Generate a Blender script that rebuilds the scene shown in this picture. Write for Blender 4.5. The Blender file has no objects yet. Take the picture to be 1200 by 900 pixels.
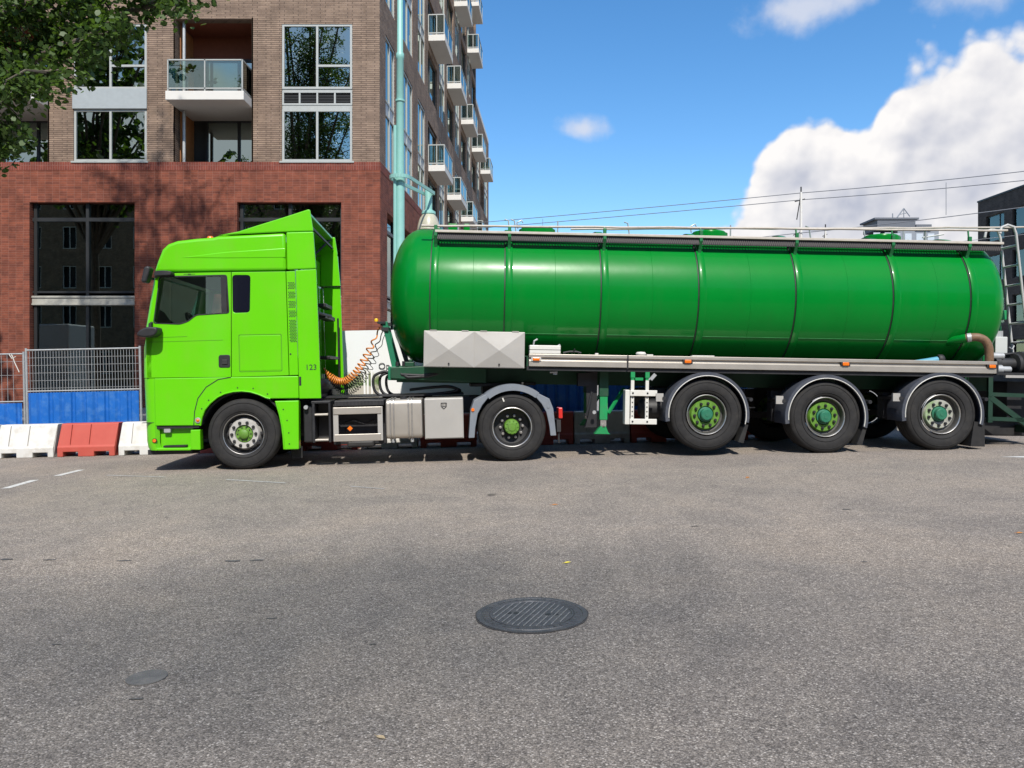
import bpy, bmesh, math, random
import numpy as np
from mathutils import Vector, Matrix
R = math.radians
random.seed(7)
C = bpy.context.scene.collection
sc = bpy.context.scene

# ------------------------------------------------------------------ camera
cam = bpy.data.cameras.new('camera'); camo = bpy.data.objects.new('camera', cam); C.objects.link(camo)
camo.location = (0, 0, 1.45); camo.rotation_euler = (R(90), 0, 0)
cam.sensor_width = 36; cam.lens = 27.3; cam.shift_y = -17 / 1200
cam.clip_start = 0.05; cam.clip_end = 6000
sc.camera = camo

# ------------------------------------------------------------------ light
SUN_EL, SUN_AZ = 48.0, 6.0            # sun stands behind the camera, a little to its right
sd = Vector((math.sin(R(SUN_AZ)) * math.cos(R(SUN_EL)), -math.cos(R(SUN_AZ)) * math.cos(R(SUN_EL)), math.sin(R(SUN_EL))))
sl = bpy.data.lights.new('sun', 'SUN'); sl.energy = 4.2; sl.angle = R(0.55); sl.color = (1.0, 0.95, 0.87)
so = bpy.data.objects.new('sun', sl); C.objects.link(so)
so.rotation_euler = sd.to_track_quat('Z', 'Y').to_euler(); so.location = (10, -40, 40)
sc.view_settings.view_transform = 'Standard'; sc.view_settings.look = 'None'
sc.view_settings.gamma = 1; sc.view_settings.use_curve_mapping = False
sc.view_settings.exposure = 0.42
sc.render.engine = 'CYCLES'; sc.cycles.max_bounces = 7; sc.cycles.diffuse_bounces = 3; sc.cycles.glossy_bounces = 4; sc.cycles.transparent_max_bounces = 10
sc.cycles.caustics_reflective = False; sc.cycles.caustics_refractive = False; sc.cycles.use_denoising = True

# ------------------------------------------------------------------ world: sky and clouds
world = bpy.data.worlds.new('World'); sc.world = world; world.use_nodes = True
def build_world():
    nt = world.node_tree; N = nt.nodes; L = nt.links; N.clear()
    def lk(s, v):
        if v is None: return
        if isinstance(v, (int, float, tuple)): s.default_value = v
        else: L.new(v, s)
    def m(op, a, b=None, c=None, clamp=False):
        n = N.new('ShaderNodeMath'); n.operation = op; n.use_clamp = clamp
        for i, v in enumerate((a, b, c)):
            if v is not None: lk(n.inputs[i], v)
        return n.outputs[0]
    def ss(x, lo, hi):
        n = N.new('ShaderNodeMapRange'); n.interpolation_type = 'SMOOTHSTEP'
        lk(n.inputs[0], x); lk(n.inputs[1], lo); lk(n.inputs[2], hi); return n.outputs[0]
    def mix(f, a, b):
        n = N.new('ShaderNodeMix'); n.data_type = 'RGBA'
        lk(n.inputs[0], f); lk(n.inputs[6], a); lk(n.inputs[7], b); return n.outputs[2]
    tc = N.new('ShaderNodeTexCoord'); d = tc.outputs['Generated']
    sp = N.new('ShaderNodeSeparateXYZ'); L.new(d, sp.inputs[0])
    az = m('MULTIPLY', m('ARCTAN2', sp.outputs[0], sp.outputs[1]), 57.2958)
    el = m('MULTIPLY', m('ARCSINE', sp.outputs[2]), 57.2958)
    def off(v):
        n = N.new('ShaderNodeVectorMath'); n.operation = 'ADD'; L.new(d, n.inputs[0]); n.inputs[1].default_value = v; return n.outputs[0]
    def noise(v, scale, det, rough, lac=2.0, dist=0.0):
        n = N.new('ShaderNodeTexNoise'); L.new(v, n.inputs['Vector']); n.inputs['Scale'].default_value = scale
        n.inputs['Detail'].default_value = det; n.inputs['Roughness'].default_value = rough
        n.inputs['Lacunarity'].default_value = lac; n.inputs['Distortion'].default_value = dist
        return n.outputs[0]
    def puff(v, scale):
        n = N.new('ShaderNodeTexVoronoi'); n.feature = 'F1'; L.new(v, n.inputs['Vector'])
        n.inputs['Scale'].default_value = scale
        n.inputs['Detail'].default_value = 1.0; n.inputs['Roughness'].default_value = 0.5
        n.normalize = True
        return m('SUBTRACT', 1.0, n.outputs[0])
    def blob(a, e, ra, re):
        x = m('DIVIDE', m('SUBTRACT', az, a), ra); y = m('DIVIDE', m('SUBTRACT', el, e), re)
        return m('SUBTRACT', 1.0, m('SQRT', m('ADD', m('MULTIPLY', x, x), m('MULTIPLY', y, y))))
    # the big cumulus to the right
    B = None
    for q in ((37, 8.8, 14, 11.6), (29.5, 8.5, 9, 9.0), (21.8, 10.6, 5.6, 5.8), (18.6, 5.5, 5.5, 5.5), (45, 11.5, 12, 10), (27.6, 14.4, 3.4, 3.6)):
        b = blob(*q); B = b if B is None else m('SMOOTH_MAX', B, b, 0.25)
    n0 = noise(off((0, 0, 0)), 8, 6, 0.5); n1 = noise(off((-0.012, -0.004, 0.016)), 8, 6, 0.5)
    p0 = puff(off((0, 0, 0)), 17); p1 = puff(off((-0.007, 0, 0.012)), 17)
    q0 = puff(off((0.3, 0.1, 0)), 44); q1 = puff(off((0.297, 0.1, 0.006)), 44)
    dens = m('ADD', m('ADD', B, m('MULTIPLY', m('SUBTRACT', n0, 0.5), 0.55)), m('MULTIPLY', m('SUBTRACT', p0, 0.6), 0.52))
    dens = m('ADD', dens, m('MULTIPLY', m('SUBTRACT', q0, 0.6), 0.15))
    soft = noise(off((3, 1, 0)), 5, 4, 0.5)
    a_big = ss(dens, 0.0, 0.10)
    # the scattered small clouds
    S = None
    for q in ((5.2, 17.2, 2.6, 1.25), (20.6, 23.6, 5.2, 1.9), (31.5, 23.2, 4.5, 2.4), (41, 27, 9, 3.2)):
        b = blob(*q); S = b if S is None else m('MAXIMUM', S, b)
    sm = m('ADD', S, m('MULTIPLY', m('SUBTRACT', noise(off((5, 2, 1)), 16, 5, 0.55), 0.5), 1.5))
    a_small = m('MULTIPLY', ss(sm, 0.02, 0.75), 0.8)
    # fair-weather clouds in the rest of the sky
    out = m('MAXIMUM', ss(m('ABSOLUTE', az), 42, 60), ss(el, 30, 42))
    fw = m('SUBTRACT', noise(off((8, 3, 2)), 2.6, 5, 0.5), 0.50)
    a_far = m('MULTIPLY', m('MULTIPLY', ss(fw, 0.0, 0.12), out), ss(el, -2, 6))
    alpha = m('MAXIMUM', m('MAXIMUM', a_big, a_small), a_far)
    relief = m('ADD', m('ADD', m('MULTIPLY', m('SUBTRACT', n0, n1), 2.2), m('MULTIPLY', m('SUBTRACT', p0, p1), 1.5)), m('MULTIPLY', m('SUBTRACT', q0, q1), .5))
    thick = ss(dens, 0.0, 0.9)
    lit = m('ADD', m('SUBTRACT', 0.98, m('MULTIPLY', thick, 0.40)), relief)
    lit = m('SUBTRACT', lit, m('MULTIPLY', ss(soft, 0.42, 0.58), m('MULTIPLY', thick, 0.75)), None, True)
    cloud = mix(lit, (4.0, 4.25, 5.1, 1), (7.9, 7.7, 7.6, 1))
    cloud = mix(m('SUBTRACT', 1.0, a_big), cloud, (5.9, 6.1, 6.8, 1))
    sky = N.new('ShaderNodeTexSky'); sky.sky_type = 'NISHITA'; sky.sun_disc = False
    sky.sun_elevation = R(SUN_EL); sky.sun_rotation = R(180 - SUN_AZ); sky.altitude = 0
    sky.air_density = 1.0; sky.dust_density = 0.35; sky.ozone_density = 2.0
    hs = N.new('ShaderNodeHueSaturation'); hs.inputs['Saturation'].default_value = 1.30; hs.inputs['Hue'].default_value = 0.5; hs.inputs['Value'].default_value = 1.5
    L.new(sky.outputs[0], hs.inputs['Color'])
    col = mix(alpha, hs.outputs[0], cloud)
    bg = N.new('ShaderNodeBackground'); bg.inputs['Strength'].default_value = 0.095
    L.new(col, bg.inputs[0])
    o = N.new('ShaderNodeOutputWorld'); L.new(bg.outputs[0], o.inputs[0])
build_world()
world.cycles.sampling_method = 'MANUAL'; world.cycles.sample_map_resolution = 256

# ------------------------------------------------------------------ helpers
def tag(o, label=None, cat=None, group=None, kind=None):
    if label: o['label'] = label
    if cat: o['category'] = cat
    if group: o['group'] = group
    if kind: o['kind'] = kind
    return o
def empty(name, loc=(0, 0, 0), rot=(0, 0, 0), parent=None):
    o = bpy.data.objects.new(name, None); C.objects.link(o); o.location = loc; o.rotation_euler = rot
    o.empty_display_size = .1; o.parent = parent
    return o
def mk(name, bm, mat, parent=None, smooth=None, bevel=0, seg=2):
    me = bpy.data.meshes.new(name)
    bmesh.ops.recalc_face_normals(bm, faces=bm.faces)
    bm.to_mesh(me); bm.free()
    for x in (mat if isinstance(mat, (list, tuple)) else [mat]): me.materials.append(x)
    if smooth:
        me.polygons.foreach_set('use_smooth', [True] * len(me.polygons))
        if smooth < 180: me.set_sharp_from_angle(angle=R(smooth))
    o = bpy.data.objects.new(name, me); C.objects.link(o); o.parent = parent
    if bevel:
        b = o.modifiers.new('edge', 'BEVEL'); b.width = bevel; b.segments = seg; b.limit_method = 'ANGLE'; b.angle_limit = R(40)
    return o
def NB(): return bmesh.new()
def box(bm, x0, x1, y0, y1, z0, z1, mi=0, M=None):
    vs = [bm.verts.new((x, y, z)) for x in (x0, x1) for y in (y0, y1) for z in (z0, z1)]
    if M is not None:
        for v in vs: v.co = M @ v.co
    for f in ((0, 1, 3, 2), (4, 6, 7, 5), (0, 4, 5, 1), (2, 3, 7, 6), (0, 2, 6, 4), (1, 5, 7, 3)):
        bm.faces.new([vs[i] for i in f]).material_index = mi
    return bm
def bar(bm, a, b, w, h=None, up=(0, 0, 1)):
    a = Vector(a); b = Vector(b); d = b - a; h = h or w
    z = d.normalized(); u = Vector(up); x = z.cross(u)
    if x.length < 1e-3: x = z.cross(Vector((1, 0, 0)))
    x.normalize(); y = x.cross(z)
    vs = []
    for p in (a, b):
        for s, t in ((-1, -1), (1, -1), (1, 1), (-1, 1)): vs.append(bm.verts.new(p + x * (s * w / 2) + y * (t * h / 2)))
    for f in ((0, 1, 2, 3), (7, 6, 5, 4), (0, 4, 5, 1), (1, 5, 6, 2), (2, 6, 7, 3), (3, 7, 4, 0)): bm.faces.new([vs[i] for i in f])
    return bm
def spline(pts, k=6):
    P = [Vector(p) for p in pts]; out = []
    for i in range(len(P) - 1):
        a, b, c, d = P[max(i - 1, 0)], P[i], P[i + 1], P[min(i + 2, len(P) - 1)]
        for j in range(k):
            t = j / k; out.append(.5 * (2 * b + (c - a) * t + (2 * a - 5 * b + 4 * c - d) * t * t + (3 * b - a - 3 * c + d) * t ** 3))
    return out + [P[-1]]
def tube(bm, pts, r, seg=8, cap=True):
    pts = [Vector(p) for p in pts]; n = len(pts); rs = r if isinstance(r, (list, tuple)) else [r] * n
    rings = []; nrm = None
    for i, p in enumerate(pts):
        t = (pts[min(i + 1, n - 1)] - pts[max(i - 1, 0)]).normalized()
        if nrm is None:
            nrm = t.cross(Vector((0, 0, 1)))
            if nrm.length < 1e-3: nrm = t.cross(Vector((1, 0, 0)))
        nrm = (nrm - t * nrm.dot(t)).normalized(); bn = t.cross(nrm)
        rings.append([bm.verts.new(p + (nrm * math.cos(k * 2 * math.pi / seg) + bn * math.sin(k * 2 * math.pi / seg)) * rs[i]) for k in range(seg)])
    for a, b in zip(rings, rings[1:]):
        for k in range(seg): bm.faces.new((a[k], a[(k + 1) % seg], b[(k + 1) % seg], b[k]))
    if cap: bm.faces.new(rings[0][::-1]); bm.faces.new(rings[-1])
    return bm
def lathe(bm, prof, c=(0, 0, 0), seg=32, axis='y', closed=False, mi=0, cap=True):
    rings = []
    for r, h in prof:
        ring = []
        for k in range(seg):
            a = 2 * math.pi * k / seg; x, z = math.cos(a) * r, math.sin(a) * r
            co = (x, h, z) if axis == 'y' else ((x, z, h) if axis == 'z' else (h, x, z))
            ring.append(bm.verts.new(Vector(c) + Vector(co)))
        rings.append(ring)
    pr = list(zip(rings, rings[1:])) + ([(rings[-1], rings[0])] if closed else [])
    for a, b in pr:
        for k in range(seg): bm.faces.new((a[k], a[(k + 1) % seg], b[(k + 1) % seg], b[k])).material_index = mi
    if not closed and cap:
        if prof[0][0] > 1e-4: bm.faces.new(rings[0][::-1]).material_index = mi
        if prof[-1][0] > 1e-4: bm.faces.new(rings[-1]).material_index = mi
    bmesh.ops.remove_doubles(bm, verts=rings[0] + rings[-1], dist=1e-5)
    return bm
def plate(bm, outline, y0, y1, holes=(), M=None, plane='xz'):
    """A sheet cut to an outline (x, z), with holes, thick from y0 to y1."""
    new = []
    def P(p, y): return (p[0], y, p[1]) if plane == 'xz' else (p[0], p[1], y)
    if not holes:
        a = [bm.verts.new(P(p, y0)) for p in outline]; b = [bm.verts.new(P(p, y1)) for p in outline]; n = len(a)
        bm.faces.new(a); bm.faces.new(b[::-1])
        for i in range(n): bm.faces.new((a[i], b[i], b[(i + 1) % n], a[(i + 1) % n]))
        new = a + b
    else:
        es = []
        t = bmesh.new()
        for lp in [outline] + list(holes):
            vs = [t.verts.new(P(p, y0)) for p in lp]
            for i in range(len(vs)): es.append(t.edges.new((vs[i], vs[(i + 1) % len(vs)])))
        bmesh.ops.triangle_fill(t, edges=es, use_beauty=True)
        r = bmesh.ops.extrude_face_region(t, geom=list(t.faces), use_keep_orig=True)
        dv = Vector((0, y1 - y0, 0)) if plane == 'xz' else Vector((0, 0, y1 - y0))
        for g in r['geom']:
            if isinstance(g, bmesh.types.BMVert): g.co += dv
        mp = {}
        for v in t.verts: mp[v] = bm.verts.new(v.co); new.append(mp[v])
        for f in t.faces: bm.faces.new([mp[v] for v in f.verts])
        t.free()
    if M is not None:
        for v in new: v.co = M @ v.co
    return bm
def rect(x0, x1, z0, z1): return [(x0, z0), (x1, z0), (x1, z1), (x0, z1)]
def fillet(pts, r, n=4):
    out = []
    for i, p in enumerate(pts):
        p = Vector(p); a = Vector(pts[i - 1]) - p; b = Vector(pts[(i + 1) % len(pts)]) - p
        k = min(r, a.length * .45, b.length * .45); a = p + a.normalized() * k; b = p + b.normalized() * k
        for j in range(n + 1):
            t = j / n; out.append(tuple(a * (1 - t) ** 2 + p * 2 * t * (1 - t) + b * t * t))
    return out
def copy_tree(o, parent=None):
    c = o.copy(); C.objects.link(c); c.parent = parent
    for ch in list(o.children): copy_tree(ch, c)
    return c
def text_mesh(name, s, size, mat, parent, M, depth=0.002, bold=False):
    cu = bpy.data.curves.new(name, 'FONT'); cu.body = s; cu.size = size; cu.extrude = depth; cu.offset = .004 * size if bold else 0
    t = bpy.data.objects.new(name, cu); C.objects.link(t)
    me = bpy.data.meshes.new_from_object(t.evaluated_get(bpy.context.evaluated_depsgraph_get()))
    bpy.data.objects.remove(t); bpy.data.curves.remove(cu)
    me.transform(M); me.materials.clear(); me.materials.append(mat); me.name = name
    o = bpy.data.objects.new(name, me); C.objects.link(o); o.parent = parent
    return o
GZ, GS = 0.083, 0.0218                  # the street climbs gently to the right
def gz(x): return GZ + GS * max(-16, min(16, x))

# ------------------------------------------------------------------ materials
MATS = {}
def mat(name, col, rough=.5, metal=0, spec=.5, coat=0, var=.0, vscale=6, bump=0, bscale=60, dirt=0, dirtcol=(.12, .10, .08), dscale=3, emit=None, trans=0, alpha=1, droughv=.25, streak=0, streakcol=(.16, .14, .11)):
    if name in MATS: return MATS[name]
    M_ = bpy.data.materials.new(name); M_.use_nodes = True; nt = M_.node_tree; N = nt.nodes; L = nt.links
    b = N['Principled BSDF']; b.inputs['Roughness'].default_value = rough; b.inputs['Metallic'].default_value = metal
    b.inputs['Specular IOR Level'].default_value = spec; b.inputs['Coat Weight'].default_value = coat; b.inputs['Coat Roughness'].default_value = .06
    b.inputs['Base Color'].default_value = (*col, 1); b.inputs['Transmission Weight'].default_value = trans; b.inputs['Alpha'].default_value = alpha
    tc = N.new('ShaderNodeTexCoord')
    def noise(s, det=4, rg=.55):
        n = N.new('ShaderNodeTexNoise'); L.new(tc.outputs['Object'], n.inputs['Vector']); n.inputs['Scale'].default_value = s
        n.inputs['Detail'].default_value = det; n.inputs['Roughness'].default_value = rg; return n
    last = None
    if var:
        n = noise(vscale, 5); mr = N.new('ShaderNodeMapRange'); L.new(n.outputs[0], mr.inputs[0])
        mr.inputs[1].default_value = .3; mr.inputs[2].default_value = .7; mr.inputs[3].default_value = 1 - var; mr.inputs[4].default_value = 1 + var
        mx = N.new('ShaderNodeVectorMath'); mx.operation = 'SCALE'; mx.inputs[0].default_value = col; L.new(mr.outputs[0], mx.inputs['Scale']); last = mx.outputs[0]
    if dirt:
        n = noise(dscale, 8, .65); mr = N.new('ShaderNodeMapRange'); L.new(n.outputs[0], mr.inputs[0])
        mr.inputs[1].default_value = .48; mr.inputs[2].default_value = .75; mr.inputs[3].default_value = 0; mr.inputs[4].default_value = dirt
        mx = N.new('ShaderNodeMix'); mx.data_type = 'RGBA'; L.new(mr.outputs[0], mx.inputs[0])
        if last: L.new(last, mx.inputs[6])
        else: mx.inputs[6].default_value = (*col, 1)
        mx.inputs[7].default_value = (*dirtcol, 1); last = mx.outputs[2]
        rr = N.new('ShaderNodeMath'); rr.operation = 'MULTIPLY_ADD'; L.new(mr.outputs[0], rr.inputs[0]); rr.inputs[1].default_value = droughv; rr.inputs[2].default_value = rough
        L.new(rr.outputs[0], b.inputs['Roughness'])
    if streak:
        mp = N.new('ShaderNodeMapping'); L.new(tc.outputs['Object'], mp.inputs[0]); mp.inputs['Scale'].default_value = (7, 7, .55)
        n = N.new('ShaderNodeTexNoise'); L.new(mp.outputs[0], n.inputs['Vector']); n.inputs['Scale'].default_value = 1; n.inputs['Detail'].default_value = 6; n.inputs['Roughness'].default_value = .7
        mr = N.new('ShaderNodeMapRange'); L.new(n.outputs[0], mr.inputs[0]); mr.inputs[1].default_value = .5; mr.inputs[2].default_value = .72; mr.inputs[3].default_value = 0; mr.inputs[4].default_value = streak
        mx = N.new('ShaderNodeMix'); mx.data_type = 'RGBA'; L.new(mr.outputs[0], mx.inputs[0])
        if last: L.new(last, mx.inputs[6])
        else: mx.inputs[6].default_value = (*col, 1)
        mx.inputs[7].default_value = (*streakcol, 1); last = mx.outputs[2]
    if last: L.new(last, b.inputs['Base Color'])
    if bump:
        n = noise(bscale, 3); bp = N.new('ShaderNodeBump'); bp.inputs['Strength'].default_value = bump; bp.inputs['Distance'].default_value = .01
        L.new(n.outputs[0], bp.inputs['Height']); L.new(bp.outputs[0], b.inputs['Normal'])
    if emit: b.inputs['Emission Color'].default_value = (*emit[0], 1); b.inputs['Emission Strength'].default_value = emit[1]
    MATS[name] = M_
    return M_
def brick_mat(name, c1, c2, mortar, bw, rh, ms, offset=.5, soldier=False, rot=0):
    M_ = bpy.data.materials.new(name); M_.use_nodes = True; nt = M_.node_tree; N = nt.nodes; L = nt.links
    b = N['Principled BSDF']; b.inputs['Roughness'].default_value = .85; b.inputs['Specular IOR Level'].default_value = .25
    tc = N.new('ShaderNodeTexCoord'); sp = N.new('ShaderNodeSeparateXYZ'); L.new(tc.outputs['Object'], sp.inputs[0])
    ad = N.new('ShaderNodeMath'); ad.operation = 'ADD'; L.new(sp.outputs[0], ad.inputs[0]); L.new(sp.outputs[1], ad.inputs[1])
    cb = N.new('ShaderNodeCombineXYZ'); L.new(ad.outputs[0], cb.inputs[0]); L.new(sp.outputs[2], cb.inputs[1])
    br = N.new('ShaderNodeTexBrick'); L.new(cb.outputs[0], br.inputs['Vector']); br.offset = offset; br.squash = 1
    br.inputs['Scale'].default_value = 1; br.inputs['Brick Width'].default_value = bw; br.inputs['Row Height'].default_value = rh
    br.inputs['Mortar Size'].default_value = ms; br.inputs['Mortar Smooth'].default_value = .3; br.inputs['Bias'].default_value = 0
    br.inputs['Color1'].default_value = (*c1, 1); br.inputs['Color2'].default_value = (*c2, 1); br.inputs['Mortar'].default_value = (*mortar, 1)
    n = N.new('ShaderNodeTexNoise'); L.new(tc.outputs['Object'], n.inputs['Vector']); n.inputs['Scale'].default_value = 1.3; n.inputs['Detail'].default_value = 9; n.inputs['Roughness'].default_value = .75
    mr = N.new('ShaderNodeMapRange'); L.new(n.outputs[0], mr.inputs[0]); mr.inputs[1].default_value = .3; mr.inputs[2].default_value = .7; mr.inputs[3].default_value = .60; mr.inputs[4].default_value = 1.36
    mx = N.new('ShaderNodeVectorMath'); mx.operation = 'SCALE'; L.new(br.outputs[0], mx.inputs[0]); L.new(mr.outputs[0], mx.inputs['Scale'])
    L.new(mx.outputs[0], b.inputs['Base Color'])
    bp = N.new('ShaderNodeBump'); bp.inputs['Strength'].default_value = .6; bp.inputs['Distance'].default_value = .012; bp.invert = True
    L.new(br.outputs['Fac'], bp.inputs['Height']); L.new(bp.outputs[0], b.inputs['Normal'])
    MATS[name] = M_
    return M_
def glass_mat(name, tint, refl, rough=.0, wave=0):
    M_ = bpy.data.materials.new(name); M_.use_nodes = True; nt = M_.node_tree; N = nt.nodes; L = nt.links; N.clear()
    t = N.new('ShaderNodeBsdfTransparent'); t.inputs[0].default_value = (*tint, 1)
    g = N.new('ShaderNodeBsdfGlossy'); g.inputs['Roughness'].default_value = rough; g.inputs[0].default_value = (.82, .95, .88, 1)
    lw = N.new('ShaderNodeLayerWeight'); lw.inputs[0].default_value = .35
    mr = N.new('ShaderNodeMapRange'); L.new(lw.outputs['Fresnel'], mr.inputs[0]); mr.inputs[3].default_value = refl; mr.inputs[4].default_value = 1
    mx = N.new('ShaderNodeMixShader'); L.new(mr.outputs[0], mx.inputs[0]); L.new(t.outputs[0], mx.inputs[1]); L.new(g.outputs[0], mx.inputs[2])
    if wave:
        tc = N.new('ShaderNodeTexCoord'); n = N.new('ShaderNodeTexNoise'); L.new(tc.outputs['Object'], n.inputs['Vector']); n.inputs['Scale'].default_value = .9; n.inputs['Detail'].default_value = 2
        bp = N.new('ShaderNodeBump'); bp.inputs['Strength'].default_value = wave; bp.inputs['Distance'].default_value = .01; L.new(n.outputs[0], bp.inputs['Height']); L.new(bp.outputs[0], g.inputs['Normal'])
    o = N.new('ShaderNodeOutputMaterial'); L.new(mx.outputs[0], o.inputs[0])
    MATS[name] = M_
    return M_
def N_range(N, L, x, a, b):
    q = N.new('ShaderNodeMapRange'); q.interpolation_type = 'SMOOTHSTEP'; L.new(x, q.inputs[0]); q.inputs[1].default_value = a; q.inputs[2].default_value = b; return q.outputs[0]
def asphalt_mat():
    M_ = bpy.data.materials.new('asphalt'); M_.use_nodes = True; nt = M_.node_tree; N = nt.nodes; L = nt.links
    b = N['Principled BSDF']; b.inputs['Roughness'].default_value = .88; b.inputs['Specular IOR Level'].default_value = .3
    tc = N.new('ShaderNodeTexCoord'); P = tc.outputs['Object']
    def noise(s, det, rg=.55, dist=0):
        n = N.new('ShaderNodeTexNoise'); L.new(P, n.inputs['Vector']); n.inputs['Scale'].default_value = s; n.inputs['Detail'].default_value = det
        n.inputs['Roughness'].default_value = rg; n.inputs['Distortion'].default_value = dist; return n.outputs[0]
    def ramp(x, *st):
        r = N.new('ShaderNodeValToRGB'); L.new(x, r.inputs[0]); e = r.color_ramp.elements
        e[0].position, e[0].color = st[0][0], (*st[0][1], 1); e[1].position, e[1].color = st[-1][0], (*st[-1][1], 1)
        for p, c in st[1:-1]: q = e.new(p); q.color = (*c, 1)
        return r.outputs[0]
    def mulc(a, c, f=1):
        n = N.new('ShaderNodeMix'); n.data_type = 'RGBA'; n.blend_type = 'MULTIPLY'; n.inputs[0].default_value = f; L.new(a, n.inputs[6]); L.new(c, n.inputs[7]); return n.outputs[2]
    v = N.new('ShaderNodeTexVoronoi'); L.new(P, v.inputs['Vector']); v.inputs['Scale'].default_value = 135; v.inputs['Randomness'].default_value = 1
    sepc = N.new('ShaderNodeSeparateColor'); L.new(v.outputs['Color'], sepc.inputs[0])
    stone = ramp(sepc.outputs[0], (0, (.165, .141, .119)), (.3, (.245, .210, .178)), (.62, (.305, .262, .222)), (.88, (.385, .332, .281)), (1, (.62, .55, .475)))
    gap = ramp(v.outputs['Distance'], (0, (1, 1, 1)), (.45, (.98, .98, .98)), (.8, (.5, .5, .5)))
    c = mulc(stone, gap)
    c = mulc(c, ramp(noise(34, 6, .7), (.3, (.72, .72, .73)), (.5, (1, 1, 1)), (.72, (1.22, 1.21, 1.18))))
    c = mulc(c, ramp(noise(.55, 6, .6, .6), (.33, (.82, .83, .85)), (.5, (1, 1, 1)), (.68, (1.13, 1.10, 1.06))))
    c = mulc(c, ramp(noise(3.1, 6, .65), (.3, (.87, .87, .88)), (.5, (1, 1, 1)), (.7, (1.08, 1.07, 1.05))))
    # soft foreground shade painted into the colour, darker towards the viewer
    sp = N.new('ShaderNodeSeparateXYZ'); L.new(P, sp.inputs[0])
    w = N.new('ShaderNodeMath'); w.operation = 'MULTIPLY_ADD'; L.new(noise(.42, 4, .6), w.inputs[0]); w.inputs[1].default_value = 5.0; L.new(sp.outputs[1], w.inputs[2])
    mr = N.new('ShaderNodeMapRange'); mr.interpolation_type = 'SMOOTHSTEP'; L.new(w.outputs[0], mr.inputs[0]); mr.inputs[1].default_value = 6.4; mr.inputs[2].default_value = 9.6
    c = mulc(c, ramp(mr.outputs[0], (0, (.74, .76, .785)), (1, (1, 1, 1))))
    # broad soft tree shade painted into the asphalt, blotchy at its rim
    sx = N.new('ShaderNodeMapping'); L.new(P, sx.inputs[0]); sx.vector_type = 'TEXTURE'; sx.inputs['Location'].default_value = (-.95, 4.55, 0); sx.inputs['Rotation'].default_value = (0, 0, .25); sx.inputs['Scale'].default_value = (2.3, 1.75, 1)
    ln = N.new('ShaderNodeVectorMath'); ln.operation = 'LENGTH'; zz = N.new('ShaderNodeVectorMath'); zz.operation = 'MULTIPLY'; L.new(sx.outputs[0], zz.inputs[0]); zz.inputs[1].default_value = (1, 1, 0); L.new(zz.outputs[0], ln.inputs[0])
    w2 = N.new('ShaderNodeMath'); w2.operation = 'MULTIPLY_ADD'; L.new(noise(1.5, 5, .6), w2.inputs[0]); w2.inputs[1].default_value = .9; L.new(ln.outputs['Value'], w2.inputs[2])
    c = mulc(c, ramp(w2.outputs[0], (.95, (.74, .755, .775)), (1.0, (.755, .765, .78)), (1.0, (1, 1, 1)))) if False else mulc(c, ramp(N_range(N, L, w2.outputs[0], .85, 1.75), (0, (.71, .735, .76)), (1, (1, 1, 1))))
    # tar spots
    c = mulc(c, ramp(noise(2.3, 2, .4), (.205, (.45, .45, .47)), (.225, (1, 1, 1))))
    L.new(c, b.inputs['Base Color'])
    bp = N.new('ShaderNodeBump'); bp.inputs['Strength'].default_value = .55; bp.inputs['Distance'].default_value = .006; bp.invert = True
    L.new(v.outputs['Distance'], bp.inputs['Height']); L.new(bp.outputs[0], b.inputs['Normal'])
    MATS['asphalt'] = M_
    return M_
def leaf_mat(name, c1, c2, tr=(.16, .30, .03)):
    M_ = bpy.data.materials.new(name); M_.use_nodes = True; nt = M_.node_tree; N = nt.nodes; L = nt.links; N.clear()
    tc = N.new('ShaderNodeTexCoord'); n = N.new('ShaderNodeTexNoise'); L.new(tc.outputs['Object'], n.inputs['Vector']); n.inputs['Scale'].default_value = 3; n.inputs['Detail'].default_value = 5
    r = N.new('ShaderNodeMix'); r.data_type = 'RGBA'; L.new(n.outputs[0], r.inputs[0]); r.inputs[6].default_value = (*c1, 1); r.inputs[7].default_value = (*c2, 1)
    d = N.new('ShaderNodeBsdfPrincipled'); L.new(r.outputs[2], d.inputs['Base Color']); d.inputs['Roughness'].default_value = .45; d.inputs['Specular IOR Level'].default_value = .4
    t = N.new('ShaderNodeBsdfTranslucent'); t.inputs[0].default_value = (*tr, 1)
    mx = N.new('ShaderNodeMixShader'); mx.inputs[0].default_value = .28; L.new(d.outputs[0], mx.inputs[1]); L.new(t.outputs[0], mx.inputs[2])
    o = N.new('ShaderNodeOutputMaterial'); L.new(mx.outputs[0], o.inputs[0])
    MATS[name] = M_
    return M_

lime = mat('lime_paint', (.112, .52, .0012), .34, spec=.35, coat=.3, var=.04, vscale=.8, dirt=.22, dirtcol=(.20, .38, .03), dscale=2.2, streak=.10, streakcol=(.22, .36, .06))
tankgreen = mat('tank_green_paint', (.0003, .178, .019), .28, spec=.14, coat=.12, var=.05, vscale=1.2, dirt=.2, dirtcol=(.008, .13, .02), dscale=1.7, streak=.16, streakcol=(.02, .14, .03), bump=.25, bscale=1.6)
darkgreen = mat('chassis_green_paint', (.003, .055, .022), .5, var=.12, dirt=.5, dirtcol=(.03, .05, .035), dscale=5)
legreen = mat('bright_green_paint', (.008, .25, .075), .45, var=.1, dirt=.4, dirtcol=(.05, .12, .06), dscale=8)
limehub = mat('hub_lime_paint', (.10, .235, .022), .55, var=.25, vscale=25, dirt=.8, dirtcol=(.07, .09, .035), dscale=16)
hubgreen = mat('hub_dark_green_paint', (.018, .145, .08), .45, var=.15, vscale=20, dirt=.4, dirtcol=(.05, .08, .05), dscale=12)
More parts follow.
